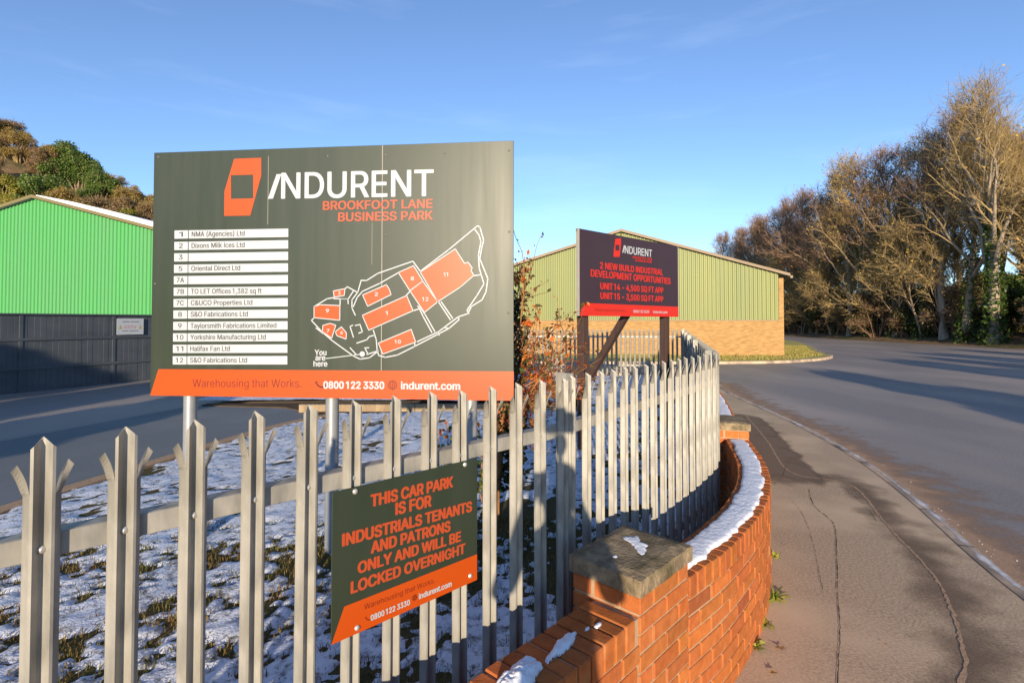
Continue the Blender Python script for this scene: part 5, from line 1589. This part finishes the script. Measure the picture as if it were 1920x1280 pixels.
# ------------------------------------------------------------------ weeds and fallen leaves at the foot of the wall
def weed(x, y, s, label, seed, blades=26):
    rng = random.Random(seed); root = thing("weed", label, "weed", (x, y, 0)); Bm, Lm = MB(), MB()
    for k in range(blades):
        a = rng.uniform(0, 6.28); L_ = s * rng.uniform(.5, 1.1); d = Vector((math.cos(a), math.sin(a), 0)); up = rng.uniform(.35, 1.1); w = .0035 * rng.uniform(.6, 1.3); n = Vector((-d.y, d.x, 0)) * w
        p = [Vector((0, 0, 0)) + d * .01, d * L_ * .4 + Vector((0, 0, L_ * .5 * up)), d * L_ * .85 + Vector((0, 0, L_ * .6 * up)), d * L_ * 1.1 + Vector((0, 0, L_ * .42 * up))]
        c = rng.uniform(.7, 1.4); col = (c, c, c * .8)
        for q in range(3):
            f0, f1 = (1, 1, .7, .15)[q], (1, 1, .7, .15)[q + 1]
            Bm.face([p[q] - n * f0, p[q] + n * f0, p[q + 1] + n * f1, p[q + 1] - n * f1], 0, col)
    for k in range(14):
        a = rng.uniform(0, 6.28); q = rng.uniform(.02, .09) * s / .12
        leaf(Lm, rng, Vector((math.cos(a) * q, math.sin(a) * q, rng.uniform(.01, .035))), .022, 0, (.6, 1.2))
    Bm.build("blades", ST['weed'], root); Lm.build("leaves", ST['leaf_olive'], root)
for i, (x, y, s, l) in enumerate(((1450, 1118, .13, "largest tuft of green grass growing from the foot of the curved wall"), (1432, 1165, .085, "low leafy weed at the wall foot, just nearer than the grass tuft"), (1452, 1040, .06, "tiny green weed at the wall foot, farther along than the grass tuft"), (1418, 1205, .06, "sparse weed at the wall foot beside the fallen leaves"))):
    gx, gy = gp(x, y); weed(gx - .02, gy, s, l, 60 + i, 34 if i == 0 else 16)
def fallen_leaf(x, y, s, label, seed):
    rng = random.Random(seed); mb = MB(); a = rng.uniform(0, 6.28); n = 12; c = rng.uniform(.7, 1.2)
    pts = []
    for k in range(n):
        t = 2 * math.pi * k / n; r = s * (1 if k % 2 == 0 else .62) * rng.uniform(.8, 1.1)
        pts.append(Vector((math.cos(t + a) * r * 1.2, math.sin(t + a) * r * .8, .006 + .35 * r * abs(math.sin(t)) * rng.random())))
    b = len(mb.v); 
    for k in range(n): mb.face([Vector((0, 0, .005)), pts[k], pts[(k + 1) % n]], 0, (c, c, c))
    o = mb.build("fallen_leaf", ST['leaf_rust']); o.location = (x, y, .004); tag(o, label, "fallen leaf", "fallen leaves on the pavement")
LV = [(1455, 1207, .030, "largest curled brown leaf on the pavement near the wall foot"), (1442, 1252, .022, "brown leaf on the pavement, nearest to the bottom edge by the wall"), (1415, 1210, .018, "small brown leaf touching the wall foot below the weeds"),
      (1522, 945, .014, "brown leaf lying in the bend of the pavement crack"), (1650, 1200, .012, "pale scrap of leaf in the middle of the pavement"), (1485, 985, .011, "small leaf on the pavement between the wall and the crack"), (1465, 1018, .014, "small brown leaf beside the far end of the wall foot")]
for i, (x, y, s, l) in enumerate(LV):
    gx, gy = gp(x, y); fallen_leaf(gx, gy, s, l, 80 + i)

# ------------------------------------------------------------------ what stands behind the photographer and throws the long shadows
bush_proto('hedge', 'twig_dark', 'leaf_green', seed=71, rx=1.75, ry=1.5, h=4.7, n_stem=8, leaves=9000, leaf_size=.16, r=.05, clumps=34)
CAST = [(10.15, -6.0, 'hedge', 1.05, 1.14), (16.3, -6.0, 'hedge', 1.2, 1.42), (19.0, -7.0, 'hedge', 1.2, 1.5), (22.5, -4.0, 'hedge', 1.2, 1.55), (27.5, -3.0, 'hedge', 1.1, 1.7), (33, -2.0, 'hedge', 1.2, 1.65), (38.5, 1.0, 'hedge', 1.1, 1.7)]
for i, (x, y, key, s, sz) in enumerate(CAST):
    plant(key, "shrub", f"tall dense green shrub across the road behind the camera, {ORD[i]} outward from it", "shrub", x, y, -.1, s, i * 1.7, "shrubs behind the camera", sz)
for i, x in enumerate((-9.4, -12.75, -15.2, -17.8, -20.4, -23.0)):
    plant('hedge', "shrub", f"tall dense green shrub by the lane behind the camera, {ORD[i]} outward from it", "shrub", x, -5.0 - (i % 2) * .6, -.1, 1.0, i * 2.1, "shrubs behind the camera", 1.08)

# the photographer, standing behind a tripod (their shadow falls on the fence and the low wall)
ST['skin'] = mk("skin", (.50, .30, .21), rough=.6); ST['jacket'] = mk("navy_jacket", (.04, .05, .09), rough=.8); ST['trousers'] = mk("grey_trousers", (.09, .09, .10), rough=.9)
ST['hair'] = mk("brown_hair", (.06, .035, .02), rough=.7); ST['blackmetal'] = mk("black_metal", (.03, .03, .03), rough=.4)
def photographer(x, y):
    v = []; r = []; e = []
    def add(p, rad, par=None):
        v.append(p); r.append(rad)
        if par is not None: e.append((par, len(v) - 1))
        return len(v) - 1
    pel = add((0, 0, .92), .15); waist = add((0, 0, 1.08), .14, pel); chest = add((0, .01, 1.28), .165, waist); sho = add((0, 0, 1.40), .12, chest)
    nk = add((0, .015, 1.49), .058, sho); jaw = add((0, .045, 1.55), .075, nk); hd = add((0, .035, 1.63), .092, jaw); cr_ = add((0, .02, 1.70), .07, hd)
    add((0, .135, 1.60), .014, jaw)
    for s_ in (-1, 1):
        hip = add((.10 * s_, 0, .86), .098, pel); kn = add((.12 * s_, .02, .48), .062, hip); an = add((.13 * s_, -.02, .09), .043, kn); ft = add((.14 * s_, .08, .045), .042, an); add((.145 * s_, .17, .035), .032, ft)
        sh = add((.185 * s_, 0, 1.38), .066, sho); el = add((.235 * s_, .12, 1.20), .05, sh); wr = add((.11 * s_, .37, 1.50), .030, el); pm = add((.088 * s_, .43, 1.565), .033, wr)
        for k in range(4):
            ln = (.030, .034, .032, .026)[k]
            k1 = add(((.066 + .016 * k) * s_, .462, 1.60 - .004 * k), .0095, pm); k2 = add(((.052 + .016 * k) * s_, .476 + ln * .4, 1.615), .0088, k1); add(((.038 + .016 * k) * s_, .470 + ln * .2, 1.632), .008, k2)
        t1 = add((.058 * s_, .42, 1.585), .011, pm); add((.042 * s_, .43, 1.612), .009, t1)
    me = bpy.data.meshes.new("person"); me.from_pydata(v, e, [])
    ob = bpy.data.objects.new("person", me); COL.objects.link(ob)
    sk = ob.modifiers.new("skin", 'SKIN')
    if not me.skin_vertices: return None
    for i, d in enumerate(me.skin_vertices[0].data):
        d.radius = (r[i], r[i] * (.72 if i in (pel, waist, chest, sho) else 1)); d.use_root = (i == pel)
    ss = ob.modifiers.new("smooth", 'SUBSURF'); ss.levels = 2
    dg = bpy.context.evaluated_depsgraph_get(); out = bpy.data.meshes.new_from_object(ob.evaluated_get(dg)); ob.modifiers.clear(); ob.data = out
    for m in ('skin', 'jacket', 'trousers', 'blackmetal'): out.materials.append(ST[m])
    for p in out.polygons:
        c = p.center; p.use_smooth = True
        p.material_index = 3 if c.z < .10 else (2 if c.z < .92 else (0 if (c.z > 1.47 and abs(c.x) < .12) or c.y > .36 else 1))
    ob.location = (x, y, 0)
    tag(ob, "person in a dark jacket standing behind the tripod with both hands raised to the camera", "person")
    mb = MB(); n, m_ = 12, 6
    for a in range(n):
        for b in range(m_):
            q = []
            for (i, j) in ((a, b), (a + 1, b), (a + 1, b + 1), (a, b + 1)):
                t = 2 * math.pi * i / n; ph = math.pi * .5 * j / m_
                q.append((.105 * math.cos(t) * math.cos(ph), .012 + .115 * math.sin(t) * math.cos(ph) - (.02 if math.sin(t) > 0 else 0), 1.63 + .125 * math.sin(ph) - (.05 if math.sin(t) < 0 and j == 0 else 0)))
            mb.face(q)
    mb.build("hair", ST['hair'], ob, True)
    return ob
photographer(-.05, -.66)
tr_ = thing("tripod", "black camera tripod standing on the pavement where the picture is taken", "tripod", (0, -.14, 0))
for k in range(3):
    a = R(90 + 120 * k + 60); mb = MB(); mb.tube([(.03 * math.cos(a), .03 * math.sin(a), 1.45), (.30 * math.cos(a), .30 * math.sin(a), .01)], [.014, .010], 8); mb.build("leg", ST['blackmetal'], tr_, True)
mb = MB(); mb.tube([(0, 0, 1.2), (0, 0, 1.76)], [.013, .013], 8); mb.build("centre_column", ST['blackmetal'], tr_, True)
mb = MB(); mb.tube([(0, 0, 1.70), (0, 0, 1.735), (0, 0, 1.765), (0, 0, 1.79)], [.02, .032, .03, .022], 10); mb.build("head", ST['blackmetal'], tr_, True)
cm = thing("digital_camera", "black camera on top of the tripod", "camera", (0, -.14, 1.80))
mb = MB(); mb.cbox((-.07, -.03, 0), (.07, .025, .095), .008); mb.cbox((-.028, -.03, .095), (.028, .02, .118), .006); mb.build("body", ST['blackmetal'], cm)
mb = MB(); mb.tube([(0, .025, .05), (0, .075, .05)], [.036, .034], 14); mb.build("lens", ST['blackmetal'], cm)
